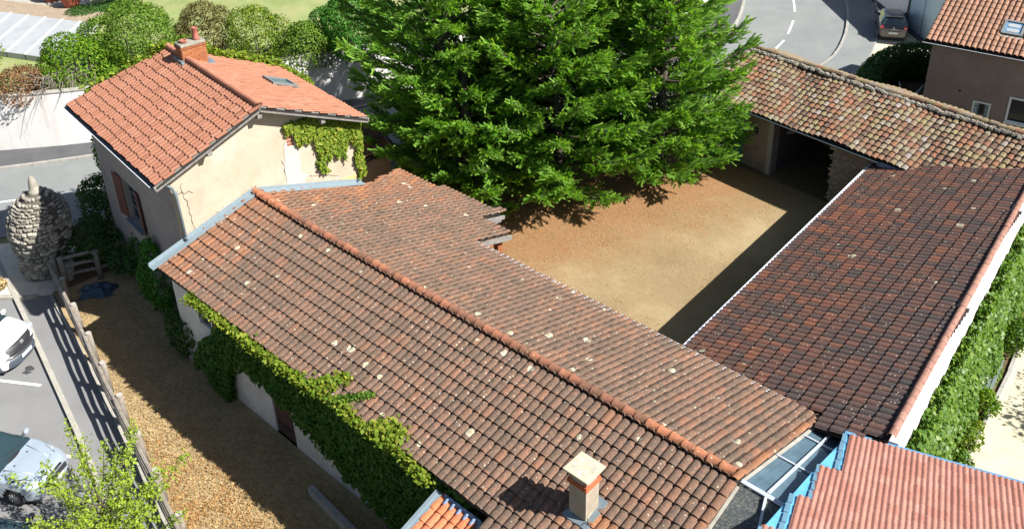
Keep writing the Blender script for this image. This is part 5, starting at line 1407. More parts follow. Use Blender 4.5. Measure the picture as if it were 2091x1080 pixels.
def on_body(grid, xs, x, kf):
    i = int(np.argmin(abs(xs - x))); j = int(round(kf * 3)); p = grid[i][min(j, len(grid[0]) - 1)]
    return Vector((-p[0], p[1], p[2]))
def patch(grid, xs, x0, x1, k0, k1, sgn, off, name, mat, parent, shape=None):
    mb = MB(); ii = [i for i in range(len(xs)) if x0 <= xs[i] <= x1]; jj = list(range(int(round(k0 * 3)), int(round(k1 * 3)) + 1))
    vs = []
    for i in ii:
        for j in jj:
            p = grid[i][j]; n = Vector((0.4 if xs[i] < 1 else 0, 0.7 * (1 if p[1] > 0.3 else 0.2), 0.6)).normalized()
            vs.append((-p[0] + n.x * off, sgn * (p[1] + n.y * off), p[2] + n.z * off))
    m_ = len(jj)
    fs = [(a * m_ + b, a * m_ + b + 1, (a + 1) * m_ + b + 1, (a + 1) * m_ + b) for a in range(len(ii) - 1) for b in range(m_ - 1)]
    if sgn < 0: fs = [f[::-1] for f in fs]
    if fs: return mb.add(vs, fs).build(name, M[mat], parent, smooth=True)

def silver_extra(root, objs, grid, xs):
    b = objs['body']
    for sgn in (1, -1):
        mb = MB()
        hl = [(-0.22, 0.60, 0.70), (-0.42, 0.74, 0.77), (-0.72, 0.79, 0.855), (-0.86, 0.775, 0.89), (-0.62, 0.66, 0.885), (-0.34, 0.55, 0.81)]
        mb.add([(x, sgn * y, z + 0.015) for x, y, z in hl], [tuple(range(6)) if sgn > 0 else tuple(range(5, -1, -1))])
        ho = mb.build('headlight', M['plastic'], root)
        c = MB()
        c.add([(-0.27, sgn * 0.60, 0.745), (-0.42, sgn * 0.715, 0.80), (-0.60, sgn * 0.74, 0.865), (-0.50, sgn * 0.635, 0.865), (-0.36, sgn * 0.57, 0.815)], [(0, 1, 2, 3, 4) if sgn > 0 else (4, 3, 2, 1, 0)])
        c.build('lamp_lens', M['lamp_clear'], ho)
        g = MB()
        g.add([(-0.10, sgn * 0.52, 0.34), (-0.26, sgn * 0.74, 0.36), (-0.30, sgn * 0.765, 0.46), (-0.12, sgn * 0.56, 0.43)], [(0, 1, 2, 3) if sgn > 0 else (3, 2, 1, 0)])
        for v in range(len(g.v)): x, y, z = g.v[v]; g.v[v] = (x + 0.03, y * 1.03, z)
        g.build('fog_grille', M['plastic'], root)
    MB().box((0.03, 0, 0.52), (0.05, 0.95, 0.16)).build('grille', M['plastic'], root, bevel=0.02)
    MB().box((0.02, 0, 0.70), (0.05, 0.62, 0.045)).build('upper_grille', M['plastic'], root)
    MB().box((0.065, 0, 0.41), (0.012, 0.50, 0.10)).build('number_plate', M['plate'], root)
    # bonnet shut line and crease, washer jets, wipers, black cowl
    cl_ = MB()
    cl_.tube([(-0.32, 0.0, 0.835), (-0.34, 0.35, 0.825), (-0.46, 0.60, 0.83)], 0.006, 4); cl_.tube([(-0.32, 0.0, 0.835), (-0.34, -0.35, 0.825), (-0.46, -0.60, 0.83)], 0.006, 4)
    cl_.build('bonnet_line', M['plastic'], b)
    MB().tube([(-0.36, 0.34, 0.838), (-0.75, 0.42, 0.925), (-1.18, 0.50, 0.99)], [0.012, 0.02, 0.012], 6).tube([(-0.36, -0.34, 0.838), (-0.75, -0.42, 0.925), (-1.18, -0.50, 0.99)], [0.012, 0.02, 0.012], 6).build('bonnet_crease', M['paint_silver'], b, smooth=True)
    for s in (0.28, -0.28): MB().box((-1.0, s, 0.975), (0.04, 0.04, 0.015)).build('washer_jet', M['plastic'], b)
    cw_ = MB(); n = 14
    vs = []
    for i in range(n + 1):
        y = -0.74 + 1.48 * i / n; x = -1.22 - 0.36 * (y / 0.74) ** 2
        vs += [(x + 0.06, y, 1.010 - 0.05 * (y / .74) ** 2), (x - 0.06, y, 1.035 - 0.03 * (y / .74) ** 2)]
    cw_.add(vs, [(2 * i, 2 * i + 2, 2 * i + 3, 2 * i + 1) for i in range(n)]); cw_.build('cowl', M['plastic'], root)
    MB().tube([(-1.33, 0.55, 1.06), (-1.36, 0.05, 1.10), (-1.42, -0.15, 1.13)], 0.012, 5).tube([(-1.30, -0.10, 1.05), (-1.42, -0.5, 1.09), (-1.52, -0.68, 1.10)], 0.012, 5).build('wiper', M['plastic'], root)

hatch = [(0.00, 0.24, 0.50, 0.50, 0.62, 0.30), (0.10, 0.20, 0.60, 0.70, 0.74, 0.50), (0.35, 0.18, 0.72, 0.82, 0.83, 0.62), (0.80, 0.18, 0.84, 0.855, 0.93, 0.68), (1.22, 0.19, 0.92, 0.86, 1.00, 0.70), (1.60, 0.19, 0.95, 0.86, 1.20, 0.63), (2.00, 0.19, 0.96, 0.86, 1.40, 0.57), (2.70, 0.19, 0.98, 0.86, 1.47, 0.56), (3.35, 0.20, 1.00, 0.85, 1.43, 0.54), (3.62, 0.22, 1.00, 0.82, 1.25, 0.55), (3.85, 0.26, 0.92, 0.77, 1.00, 0.58), (3.95, 0.34, 0.70, 0.66, 0.80, 0.50)]
car('silver_hatchback', (-23.7, 5.25), R(31), 'silver-blue hatchback parked nose-in at the kerb, lower left', 'paint_silver', hatch, (1.20, 2.0, 3.35, 3.7), (0.78, 3.22), 0.31, 1.72, extra=silver_extra)

def black_extra(root, objs, grid, xs):
    MB().box((0.03, 0, 0.5), (0.05, 1.0, 0.2)).build('grille', M['plastic'], root, bevel=0.02)
    for sgn in (1, -1): MB().box((-0.30, sgn * 0.64, 0.74), (0.22, 0.18, 0.08)).build('headlight', M['lamp_clear'], root, bevel=0.02)
car('black_hatchback', (-20.35, 4.05), R(33), 'glossy black car beyond the young tree, bottom left corner', 'paint_black', hatch, (1.20, 2.0, 3.35, 3.7), (0.78, 3.22), 0.31, 1.72, extra=black_extra)

def van_extra(root, objs, grid, xs):
    # dark front bumper and grille band wrapped round the nose
    def wrap(z0, z1, out, mat, name, par=root, wmax=0.93):
        mb = MB(); n = 18; vs = []
        for i in range(n + 1):
            t = -1 + 2 * i / n; y = wmax * t; x = 0.10 + out - 0.42 * abs(t) ** 2.6
            vs += [(x, y, z0), (x + 0.01, y, (z0 + z1) / 2), (x - 0.03, y, z1), (x - 0.2, y * 0.97, z1 + 0.0)]
        mb.add(vs, [(4 * i + j, 4 * i + 4 + j, 4 * i + 5 + j, 4 * i + 1 + j) for i in range(n) for j in range(3)])
        return mb.build(name, M[mat], par, smooth=True)
    wrap(0.28, 0.62, 0.08, 'bumper_grey', 'bumper'); wrap(0.63, 0.70, 0.10, 'paint_dark', 'bumper_trim'); wrap(0.71, 0.98, 0.02, 'plastic', 'grille')
    for z in (0.78, 0.86): wrap(z, z + 0.02, 0.045, 'rim_dark', 'grille_bar')
    MB().tube([(0.10, 0.0, 0.93), (0.14, 0, 0.93)], 0.075, 12).build('badge', M['rim'], root)
    pl_ = MB().box((0.205, 0, 0.50), (0.012, 0.52, 0.11)).build('number_plate', M['plate'], root)
    tx = MB()
    for i, y in enumerate((-0.19, -0.14, -0.06, -0.01, 0.04, 0.12, 0.17)): tx.box((0.213, y, 0.50), (0.003, 0.026, 0.06))
    tx.build('plate_characters', M['plate_text'], pl_)
    for sgn in (1, -1): MB().box((-0.22, sgn * 0.80, 0.95), (0.34, 0.20, 0.20)).build('headlight', M['lamp_clear'], root, bevel=0.04)
    MB().tube([(-0.98, 0.75, 1.30), (-0.88, 0.1, 1.30)], 0.014, 5).tube([(-0.90, 0.0, 1.29), (-1.05, -0.7, 1.30)], 0.014, 5).build('wiper', M['plastic'], root)
van = [(0.00, 0.26, 0.70, 0.66, 0.95, 0.50), (0.10, 0.24, 0.85, 0.84, 1.04, 0.64), (0.30, 0.24, 0.98, 0.92, 1.10, 0.72), (0.60, 0.24, 1.05, 0.95, 1.18, 0.78), (0.90, 0.24, 1.10, 0.95, 1.28, 0.80), (1.30, 0.25, 1.12, 0.95, 1.55, 0.76), (1.75, 0.25, 1.15, 0.95, 1.84, 0.72), (2.6, 0.25, 1.2, 0.95, 1.93, 0.74), (4.2, 0.26, 1.2, 0.95, 1.93, 0.74), (4.75, 0.28, 1.2, 0.94, 1.88, 0.74), (4.85, 0.3, 1.15, 0.92, 1.8, 0.72)]
car('white_van', (-30.15, 6.95), R(33), 'white van with a dark bumper parked nose-in at the left edge', 'paint_white', van, (0.92, 1.75, 9, 9.1), (0.85, 3.75), 0.33, 1.9, cat='van', extra=van_extra)

def dark_extra(root, objs, grid, xs):
    Lc = 3.62
    for sgn in (1, -1):
        MB().box((-Lc + 0.10, sgn * 0.64, 0.86), (0.16, 0.20, 0.24)).build('tail_light', M['lamp_red'], root, bevel=0.04)
    MB().box((-Lc - 0.0, 0, 0.58), (0.03, 0.52, 0.11)).build('number_plate', M['plate'], root)
    MB().tube([(-Lc + 0.02, 0, 0.90), (-Lc - 0.02, 0, 0.90)], 0.05, 4).build('badge', M['rim'], root)
    tx = MB()
    for i, y in enumerate((-0.16, -0.10, -0.04, 0.02, 0.08, 0.14)): tx.box((-Lc - 0.01, y, 0.80), (0.012, 0.035, 0.035))
    tx.build('model_lettering', M['rim'], root)
    MB().tube([(-Lc + 0.16, -0.74, 0.78), (-Lc - 0.03, -0.5, 0.71), (-Lc - 0.05, 0, 0.69), (-Lc - 0.03, 0.5, 0.71), (-Lc + 0.16, 0.74, 0.78)], 0.02, 6).build('bumper_trim', M['rim'], root)
    MB().box((-3.12, 0, 1.455), (0.22, 0.98, 0.03)).build('spoiler', M['paint_dark'], root, bevel=0.01)
tw = [(0.00, 0.24, 0.55, 0.50, 0.68, 0.30), (0.10, 0.20, 0.66, 0.68, 0.80, 0.50), (0.35, 0.18, 0.78, 0.78, 0.90, 0.60), (0.65, 0.18, 0.86, 0.81, 0.97, 0.66), (0.95, 0.19, 0.92, 0.82, 1.05, 0.66), (1.30, 0.19, 0.95, 0.82, 1.27, 0.60), (1.65, 0.19, 0.97, 0.82, 1.43, 0.55), (2.40, 0.19, 1.00, 0.82, 1.48, 0.54), (3.05, 0.20, 1.02, 0.81, 1.44, 0.52), (3.38, 0.22, 1.00, 0.79, 1.18, 0.56), (3.55, 0.26, 0.88, 0.76, 0.98, 0.60), (3.62, 0.34, 0.72, 0.70, 0.84, 0.55)]
hd = math.atan2(0.87, -0.45)
car('dark_hatchback', (-19.75 - 0.45 * 3.5, 54.15 + 0.87 * 3.5), hd, 'small anthracite hatchback seen from behind, parked beside the pale building', 'paint_dark', tw, (0.93, 1.65, 3.05, 3.5), (0.62, 2.95), 0.30, 1.64, extra=dark_extra, rim='rim')

# ------------------------------------------------------------------ conifers
def frond_template(nl=14):
    q = []
    for i in range(nl):
        t = (i + 0.5) / nl
        for s in (-1, 1):
            L = 0.30 * (1 - 0.55 * t) * (0.8 + 0.2 * math.sin(t * 9)); a = 0.52
            p = np.array([t * 0.85, 0, -0.10 * t * t]); d = np.array([math.cos(a), s * math.sin(a), 0.12]); n_ = np.array([-math.sin(a) * s, math.cos(a), 0.0])
            wd = 0.042
            q.append([p - n_ * wd * 0.3, p + d * L * 0.55 - n_ * wd, p + d * L, p + d * L * 0.55 + n_ * wd])
    q.append([np.array([0.6, -0.03, 0]), np.array([0.85, -0.035, 0.0]), np.array([1.0, 0, 0]), np.array([0.85, 0.035, 0.0])])
    return np.array(q)
FT = frond_template()
def fronds(P, D, U, S):
    """place fronds at P along D with up U and size S"""
    D = unit(D); Sd = unit(np.cross(U, D)); Un = np.cross(D, Sd)
    B = np.stack([D, Sd, Un], 1) * S[:, None, None]      # (n,3,3)
    V = np.einsum('qvk,nkj->nqvj', FT, B) + P[:, None, None, :]
    return V.reshape(-1, 4, 3)

def conifer(x, y, H, Rb, label, seed, nbr=78, lowz=0.7, top_r=0.35, skip=()):
    g = np.random.default_rng(seed)
    root = empty('conifer', (x, y, 0), 0, label, 'tree', 'tall conifers in the corner of the courtyard')
    tr = MB()
    lean = g.normal(0, 0.25, 2)
    cx = lambda z: np.array([lean[0] * z / H, lean[1] * z / H, z])
    tr.tube([tuple(cx(z)) for z in (-0.1, 0.5, 2, 4, 7, H * .8, H)], [0.34, 0.27, 0.23, 0.19, 0.14, 0.07, 0.02], 10)
    P = []; D = []; U = []; S = []
    tw = MB()
    for i in range(nbr):
        t = (i + g.uniform(0, 1)) / nbr
        z0 = lowz + (H - lowz) * t ** 1.15
        az = i * 2.39996 + g.uniform(-0.35, 0.35)
        Rr = Rb * (math.sqrt(max(0.0, 1 - (t * 0.98) ** 2.4)) * 0.96 + 0.05) * g.uniform(0.70, 1.12)
        if t < 0.08: Rr *= 0.85
        d = np.array([math.cos(az), math.sin(az), 0]); rise = g.uniform(0.10, 0.45) + 0.45 * t
        base = cx(z0)
        pts = []
        for k in range(7):
            s = k / 6
            pts.append(base + d * Rr * s + np.array([0, 0, Rr * (rise * s - 0.25 * s * (1 - s) * 1.2)]) + g.normal(0, 0.05, 3) * s)
        r0_ = 0.035 + 0.012 * Rr
        tr.tube([tuple(p) for p in pts], [r0_ * (1 - 0.8 * k / 6) for k in range(7)], 5, cap=False)
        pts = np.array(pts)
        nsub = int(7 + Rr * 4.0)
        for j in range(nsub):
            s = 0.22 + 0.78 * (j + g.uniform(0, 1)) / nsub
            f = s * 6; k = min(int(f), 5); c = pts[k] * (1 - (f - k)) + pts[k + 1] * (f - k)
            side = (1 if j % 2 else -1)
            sl_ = (0.35 + 0.75 * math.sin(math.pi * min(1, s * 1.02)) ** 0.8) * (0.34 + 0.12 * Rr) * g.uniform(0.7, 1.2)
            sd = np.array([-d[1], d[0], 0]) * side
            dd = unit(d * (0.55 + 0.8 * s) + sd * g.uniform(0.5, 1.1) + np.array([0, 0, g.uniform(0.0, 0.35)]))
            if s > 0.93: dd = unit(d + np.array([0, 0, 0.4])); sl_ *= 0.9
            tw.tube([tuple(c), tuple(c + dd * sl_ * 0.8)], [0.014, 0.006], 3, cap=False)
            nf_ = int(7 + sl_ * 13)
            for m_ in range(nf_):
                u = (m_ + 0.5) / nf_
                p = c + dd * sl_ * u + g.normal(0, 0.05, 3)
                fd = unit(dd * 0.9 + g.normal(0, 0.34, 3) + np.array([0, 0, 0.50]) + d * 0.30)
                P.append(p); D.append(fd); U.append(unit(np.array([0, 0, 1.0]) + g.normal(0, 0.45, 3))); S.append(g.uniform(0.27, 0.54))
    P = np.array(P); D = np.array(D); U = np.array(U); S = np.array(S)
    tr.build('trunk', M['bark'], root, smooth=True)
    o = tw.build('twigs', M['twig'], root)
    V = fronds(P, D, U, S)
    # tint per frond with a clump-wide drift, tips lightened to look sunlit
    along = np.array([q[2][0] for q in FT]); along = along / along.max()
    tn = (g.uniform(0, 1, len(P)) * 0.45 + 0.12 + 0.15 * np.sin(P[:, 0] * 1.7 + P[:, 2] * 1.3))[:, None] + 0.38 * (along[None, :] - 0.4)
    tn = np.clip(tn, 0, 1).reshape(-1)
    quads_object('crown', V, M['conifer'], tn, root)
    return root

conifer(-27.8, 25.2, 11.5, 4.3, 'dense conifer nearest the cream house, its top above the picture', 11, 92)
conifer(-26.4, 29.2, 12.5, 4.5, 'conifer in the middle of the clump, second tall one from the cream house', 12, 92)
conifer(-23.5, 27.9, 8.6, 4.3, 'lower conifer at the front of the clump reaching out over the dry grass', 15, 88, 0.5)
conifer(-25.9, 24.5, 5.6, 3.2, 'small conifer skirting the stepped corner of the brown roof', 16, 58, 0.5)
conifer(-24.5, 32.3, 12.5, 4.2, 'tall conifer behind the front one, third tall one from the cream house', 13, 88, 1.0)
conifer(-21.3, 32.2, 9.8, 3.9, 'conifer at the right of the clump, overlapping the old barn roof', 14, 86, 0.4)

# ------------------------------------------------------------------ shrubs on the raised garden
SG = 'shrubs along the top of the retaining wall'
shrub('clipped_shrub', (-46.7, 17.3, 3.15), (2.35, 2.2, 1.8), 'leaf_bright', 15000, 0.13, 'rounded bright green clipped shrub at the left, above the white wall', group=SG, z0=2.3, lumps=6, lump=0.5, shell=0.75)
shrub('shrub', (-46.9, 20.6, 3.75), (2.9, 2.6, 2.1), 'leaf_olive', 22000, 0.13, 'large olive green shrub right of the bright clipped one', group=SG, z0=2.3, shell=0.6)
shrub('shrub', (-44.7, 23.6, 3.8), (1.8, 1.7, 1.8), 'leaf_brown', 9500, 0.12, 'bronze tinged shrub behind the brick chimney', group=SG, z0=2.3)
shrub('shrub', (-43.3, 21.6, 3.2), (1.7, 1.6, 1.4), 'leaf_olive', 8000, 0.12, 'low dull green shrub just left of the brick chimney', group=SG, z0=2.3)
shrub('shrub', (-42.3, 25.2, 3.5), (1.9, 1.8, 1.85), 'leaf_yellow', 10500, 0.12, 'yellow-green shrub right of the brick chimney', group=SG, z0=2.3)
shrub('shrub', (-39.9, 26.1, 2.9), (1.8, 1.7, 1.8), 'leaf_olive', 15000, 0.12, 'grey-green shrub above the far edge of the salmon roof', group=SG, z0=2.3)
shrub('shrub', (-38.9, 29.0, 3.5), (2.5, 2.3, 2.3), 'leaf_ivy', 24000, 0.13, 'big round ivy-green shrub left of the conifers', group=SG, z0=2.3, lumps=7, shell=0.7)
shrub('shrub', (-37.0, 32.3, 3.2), (2.1, 2.0, 2.0), 'leaf_ivy', 9000, 0.14, 'dark green shrub half hidden behind the conifers', group=SG, z0=2.3)
shrub('dry_shrub', (-46.9, 14.6, 2.95), (1.7, 1.5, 1.2), 'leaf_dry', 5200, 0.12, 'half dry reddish shrub between the clipped one and the left edge', group=SG, z0=2.3, shell=0.3)
shrub('shrub', (-48.7, 12.9, 3.0), (1.3, 1.2, 1.1), 'leaf_bright', 4200, 0.13, 'green shrub cut by the left edge of the picture above the wall', group=SG, z0=2.3)
shrub('airy_shrub', (-50.8, 14.2, 3.9), (1.3, 1.2, 1.5), 'leaf_yellow', 1300, 0.15, 'thin airy yellowish shrub in front of the pool cover', group=SG, z0=2.3, shell=0.1)
# dead twigs hanging over the wall
dt = MB()
for i in range(110):
    a = Vector((-46.2, 15.9, 2.8)); e9 = Vector((-46.0 + rng.normal(0, 0.7), 15.9 + rng.normal(0, 0.9), 3.2 + rng.uniform(-0.1, 0.5)))
    dt.tube([a, e9], [0.03, 0.02], 4, cap=False); a = e9
    d = Vector((rng.uniform(0.2, 1.0), -rng.uniform(0.0, 0.5), -rng.uniform(-0.2, 0.9))) * rng.uniform(0.5, 1.2)
    dt.tube([a, a + d * 0.5 + Vector((0, 0, 0.12)), a + d], [0.02, 0.012, 0.005], 4, cap=False)
dt.build('dead_branches', M['twig'], None, label='tangle of bare grey twigs drooping over the white wall at the left', cat='branches')

# vine leaves along the far eave of the house
def leaf_mat_strip(name, pts, width, height, n, size, leaf, nrm, parent=None, **kw):
    P = np.array(pts, float); seg = np.linalg.norm(np.diff(P, axis=0), axis=1); cum = np.concatenate([[0], np.cumsum(seg)])
    t = rng.uniform(0, cum[-1], n); k = np.clip(np.searchsorted(cum, t) - 1, 0, len(seg) - 1)
    f = ((t - cum[k]) / seg[k])[:, None]; Q = P[k] * (1 - f) + P[k + 1] * f
    lump = 0.55 + 0.45 * np.sin(t * 3.1 + 1) * np.sin(t * 7.3)
    Q = Q + rng.normal(0, 1, (n, 3)) * np.array([width, width, height]) * (0.5 + lump[:, None] * 0.6)
    return quads_object(name, leaf_quads(Q, np.tile(np.array(nrm, float), (n, 1)), size, 0.75, 0.55), M[leaf], rng.uniform(0, 1, n), parent, **kw)
leaf_mat_strip('climbing_vine', [tuple(HP(-35.0, 8.9, 7.1)), tuple(HP(-33.95, 11.83, 8.45)), tuple(HP(-33.5, 13.5, 7.8)), tuple(HP(-33.3, 15.9, 6.75))], 0.14, 0.13, 3800, 0.17, 'leaf_vine_tip', (0, 0, 1), label='yellow-green creeper along the far gable edge of the salmon roof', cat='vine')
leaf_mat_strip('climbing_vine', [tuple(HP(-33.3, 15.95, 6.62)), tuple(HP(-31.0, 15.98, 6.60))], 0.10, 0.10, 1100, 0.16, 'leaf_vine_tip', (0, 0, 1), label='creeper leaves spilling over the far eave of the salmon roof', cat='vine')
# vine on the sunlit gable
def wall_leaves(name, n, fn, size, leaf, to3, nrm, thick, **kw):
    pts = []
    while len(pts) < n:
        q = rng.uniform(0, 1, (4000, 2)); m_ = fn(q[:, 0], q[:, 1]); pts += q[m_].tolist()
    q = np.array(pts[:n]); base = to3(q[:, 0], q[:, 1])
    base += np.array(nrm) * rng.uniform(0.02, thick, (n, 1)) + np.array([0, 0, 1.0]) * rng.normal(0, 0.02, (n, 1))
    nn = np.tile(np.array(nrm, float) + np.array([0, 0, 0.45]), (n, 1))
    return quads_object(name, leaf_quads(base, nn, size * rng.uniform(0.6, 1.35, (n, 1)), 0.8, 0.55, droop=0.8), M[leaf], rng.uniform(0, 1, n), **kw)
hn = np.array(HN); hm = np.array(HM)
def gab3(u, v):   # u->b 12.7..15.75 , v->z 3.9..7.2
    b = 12.75 + u * 3.0; z = 4.2 + v * 3.1
    return hn * -27.14 + hm * b[:, None] + np.array([0, 0, 1.0]) * z[:, None]
def gabm(u, v):
    b = 12.75 + u * 3.0; z = 4.2 + v * 3.1
    top = 8.48 - PF * (b - 11.83) - 0.18
    low = 6.85 - np.clip((b - 12.9) / 1.6, 0, 1) ** 1.2 * 1.55 + 0.22 * np.sin(b * 7) + 0.13 * np.sin(b * 17)
    low = np.where(b > 15.0, 5.75 + 0.2 * np.sin(b * 15), low)
    edge = (b > 15.40 + 0.07 * np.sin(z * 6)) & (b < 15.72)
    tongue = (abs(b - 14.05 - 0.08 * np.sin(z * 8)) < 0.16) & (z > 4.95) & (z < 6)
    dens = rng.uniform(0, 1, len(u)) < 0.45 + 0.55 * np.sin(b * 5 + z * 3) ** 2
    return (((z > low) | edge | tongue) & (z < top) & dens)
wall_leaves('climbing_vine', 4300, gabm, 0.13, 'leaf_vine_tip', gab3, tuple(HN), 0.16, label='bright yellow-green creeper hanging on the sunlit gable wall of the cream house', cat='vine')
# ivy on the near wall of the outbuilding
def lw3(u, v):
    x = -24.9 + u * 13.2; z = v * 4.05
    return np.stack([x, np.full_like(x, 10.82), z], 1)
lowx = [-25, -24.3, -23.6, -23.0, -22.6, -22.3, -21.6, -20.6, -19.8, -19.2, -18.5, -17.8, -17.0, -16.2, -15.2, -14, -13, -12]
lowz_ = [0.5, 0.6, 0.0, 0.0, 1.4, 2.0, 2.15, 2.15, 1.95, 1.85, 1.6, 1.35, 1.1, 0.85, 0.5, 0.1, 0.0, 0.0]
def lwm(u, v):
    x = -24.9 + u * 13.2; z = v * 4.05
    low = np.interp(x, lowx, lowz_) + 0.10 * np.sin(x * 6.1) + 0.07 * np.sin(x * 14.3)
    top = np.interp(x, [-25, -24.6, -24.2, -23.4, -22.6, -12], [0.9, 1.2, 1.9, 2.4, 3.7, 3.9])
    return (z > low) & (z < top)
wall_leaves('ivy', 38000, lwm, 0.125, 'leaf_vine', lw3, (0, -1, 0), 0.34, label='thick green creeper covering the shaded long wall under the brown roof', cat='vine')
leaf_mat_strip('ivy_fringe', [(-23.9, 10.42, 3.86), (-22.0, 10.40, 3.88), (-19.8, 10.38, 3.9), (-17.4, 10.42, 3.95), (-16.6, 10.5, 3.98), (-15.4, 10.42, 3.96), (-14.2, 10.5, 3.98), (-12.9, 10.34, 3.86)], 0.10, 0.08, 9000, 0.12, 'leaf_vine_tip', (0, -0.2, 1), label='sunlit yellow-green creeper fringe along the near eave of the brown roof', cat='vine')
leaf_mat_strip('vine_runner', [(-17.5, 10.5, 4.03), (-17.1, 10.8, 4.14), (-16.95, 11.1, 4.24)], 0.13, 0.05, 1000, 0.15, 'leaf_vine_tip', (0, -0.2, 1), label='short creeper shoot climbing onto the brown tiles, the leftmost one', cat='vine')
leaf_mat_strip('vine_runner', [(-16.7, 10.42, 4.0), (-16.3, 10.75, 4.12), (-15.85, 11.15, 4.24)], 0.07, 0.04, 800, 0.12, 'leaf_climber', (0, -0.2, 1), label='thin blue-green creeper runner reaching up the brown tiles beside a missing-tile notch', cat='vine')
leaf_mat_strip('vine_runner', [(-15.1, 10.5, 4.02), (-14.7, 10.8, 4.13), (-14.25, 10.78, 4.12)], 0.14, 0.05, 1100, 0.16, 'leaf_vine_tip', (0, -0.2, 1), label='broad sunlit creeper patch on the brown tiles nearest the small orange roof', cat='vine')
# climber covering the far wall on the right
def rw3(u, v):
    y = 18.4 + u * 14.6; z = v * 4.0
    x = -4.88 - 0.0938 * (y - 18.3) + 0.55 * (1 - z / 3.7) ** 1.5 * (0.75 + 0.25 * np.sin(y * 2.1))
    return np.stack([x + 0.02, y, z], 1)
def rwm(u, v):
    y = 18.4 + u * 14.6; z = v * 4.0
    return z < 3.62 + 0.10 * np.sin(y * 2.7) + 0.07 * np.sin(y * 7.1)
wall_leaves('wall_climber', 42000, rwm, 0.125, 'leaf_climber', rw3, (1, 0.09, 0.25), 0.42, label='dense bright green climber covering the garden wall at the right', cat='vine')
shrub('border_shrub', (-4.72, 25.75, 0.55), (0.5, 0.6, 0.6), 'leaf_bright', 1900, 0.10, 'bright feathery shrub beside the bench on the gravel path border', 'shrub', shell=0.1)
shrub('border_plant', (-4.5, 24.3, 0.35), (0.35, 0.9, 0.42), 'leaf_yellow', 1300, 0.10, 'low dry-leaved plant on the border next to the gravel path', 'plant', shell=0.1)
shrub('ornamental_grass', (-4.35, 22.9, 0.35), (0.45, 0.7, 0.42), 'leaf_climber', 1500, 0.12, 'arching tuft of green plants spilling onto the gravel path, lowest on the border', 'plant', shell=0.1)
shrub('border_shrub', (-4.9, 29.6, 0.6), (0.45, 1.1, 0.7), 'leaf_climber', 2300, 0.12, 'leafy shrub behind the bench, furthest along the border', 'shrub', shell=0.2)
bn = empty('bench', (-4.98, 27.3, 0.05), R(97), 'narrow grey slatted bench between the climber and the gravel path', 'bench')
for y in (-0.13, 0.0, 0.13): MB().box((0, y, 0.44), (1.9, 0.10, 0.045)).build('slat', M['tarp_metal'], bn)
for x in (-0.75, 0.75): MB().box((x, 0, 0.21), (0.08, 0.36, 0.42)).build('leg', M['concrete_grey'], bn)
# tree casting the leafy shade on the path (its crown stands outside the frame on the right)
rt_ = empty('path_tree', (2.2, 29.3, 0), 0, 'tree at the right edge whose leafy shade falls on the gravel path', 'tree')
tb_ = MB().tube([(0, 0, 0), (0, 0, 2.2), (0.1, 0, 3.6)], [0.16, 0.13, 0.08], 8)
for i in range(12):
    a = i * 2.4; tb_.tube([(0.05, 0, 2.0 + i * 0.12), (1.3 * math.cos(a), 1.3 * math.sin(a), 3.2 + i * 0.12)], [0.05, 0.015], 5)
tb_.build('trunk', M['bark'], rt_)
P, N_ = blob_points(6500, [(0, 0, 4.0), (1.1, 0.4, 4.2), (-0.9, -0.9, 3.9), (-0.6, 1.0, 4.3), (0.2, -1.3, 4.0)], [(1.5, 1.5, 1.1)] * 5, 0.1)
quads_object('crown', leaf_quads(P, N_, 0.17, 0.6, 0.8), M['leaf_young'], rng.uniform(0, 1, len(P)), rt_)

# ------------------------------------------------------------------ bushes in the shade between tower and house
BG = 'dark bushes in the shade beside the cream house'
shrub('bush', (-34.3, 11.6, 0.9), (1.5, 1.2, 1.1), 'leaf_dark', 7500, 0.11, 'dark bush just right of the stone tower', 'bush', BG)
shrub('bush', (-32.9, 12.3, 0.8), (1.3, 1.2, 1.0), 'leaf_dark', 6000, 0.11, 'dark bush in the corner by the fence, below the shuttered window', 'bush', BG)
shrub('bush', (-36.1, 12.9, 1.3), (1.1, 1.1, 1.5), 'leaf_dark', 5500, 0.12, 'dark bush at the foot of the house corner, near the street', 'bush', BG)
shrub('bush', (-30.9, 12.2, 1.1), (1.0, 0.7, 1.3), 'leaf_dark', 4200, 0.11, 'dark bush against the house wall right of the shuttered window', 'bush', BG)
shrub('bush', (-28.9, 11.6, 1.6), (1.1, 0.6, 1.9), 'leaf_ivy', 5200, 0.12, 'green bush climbing the shaded wall below the downpipe', 'bush', BG)
shrub('tall_bush', (-35.9, 14.0, 3.2), (0.75, 0.9, 2.9), 'leaf_ivy', 8500, 0.13, 'tall leafy creeper-clad bush on the street corner of the cream house', 'bush', BG, lumps=8, lump=0.4)
shrub('bush', (-26.2, 10.9, 0.9), (1.1, 0.5, 1.1), 'leaf_dark', 4200, 0.11, 'low dark bush at the left end of the outbuilding wall', 'bush', BG)
shrub('dry_tuft', (-35.1, 8.1, 0.3), (0.28, 0.28, 0.28), 'straw', 900, 0.12, 'dry straw-coloured tuft at the foot of the stone tower', 'plant', z0=0.1, shell=0.05, stems=False)
shrub('grass_tuft', (-35.9, 7.0, 0.25), (0.25, 0.3, 0.25), 'leaf_yellow', 500, 0.10, 'small yellowish tuft on the pale gravel at the left edge', 'plant', z0=0.1, shell=0.05, stems=False)
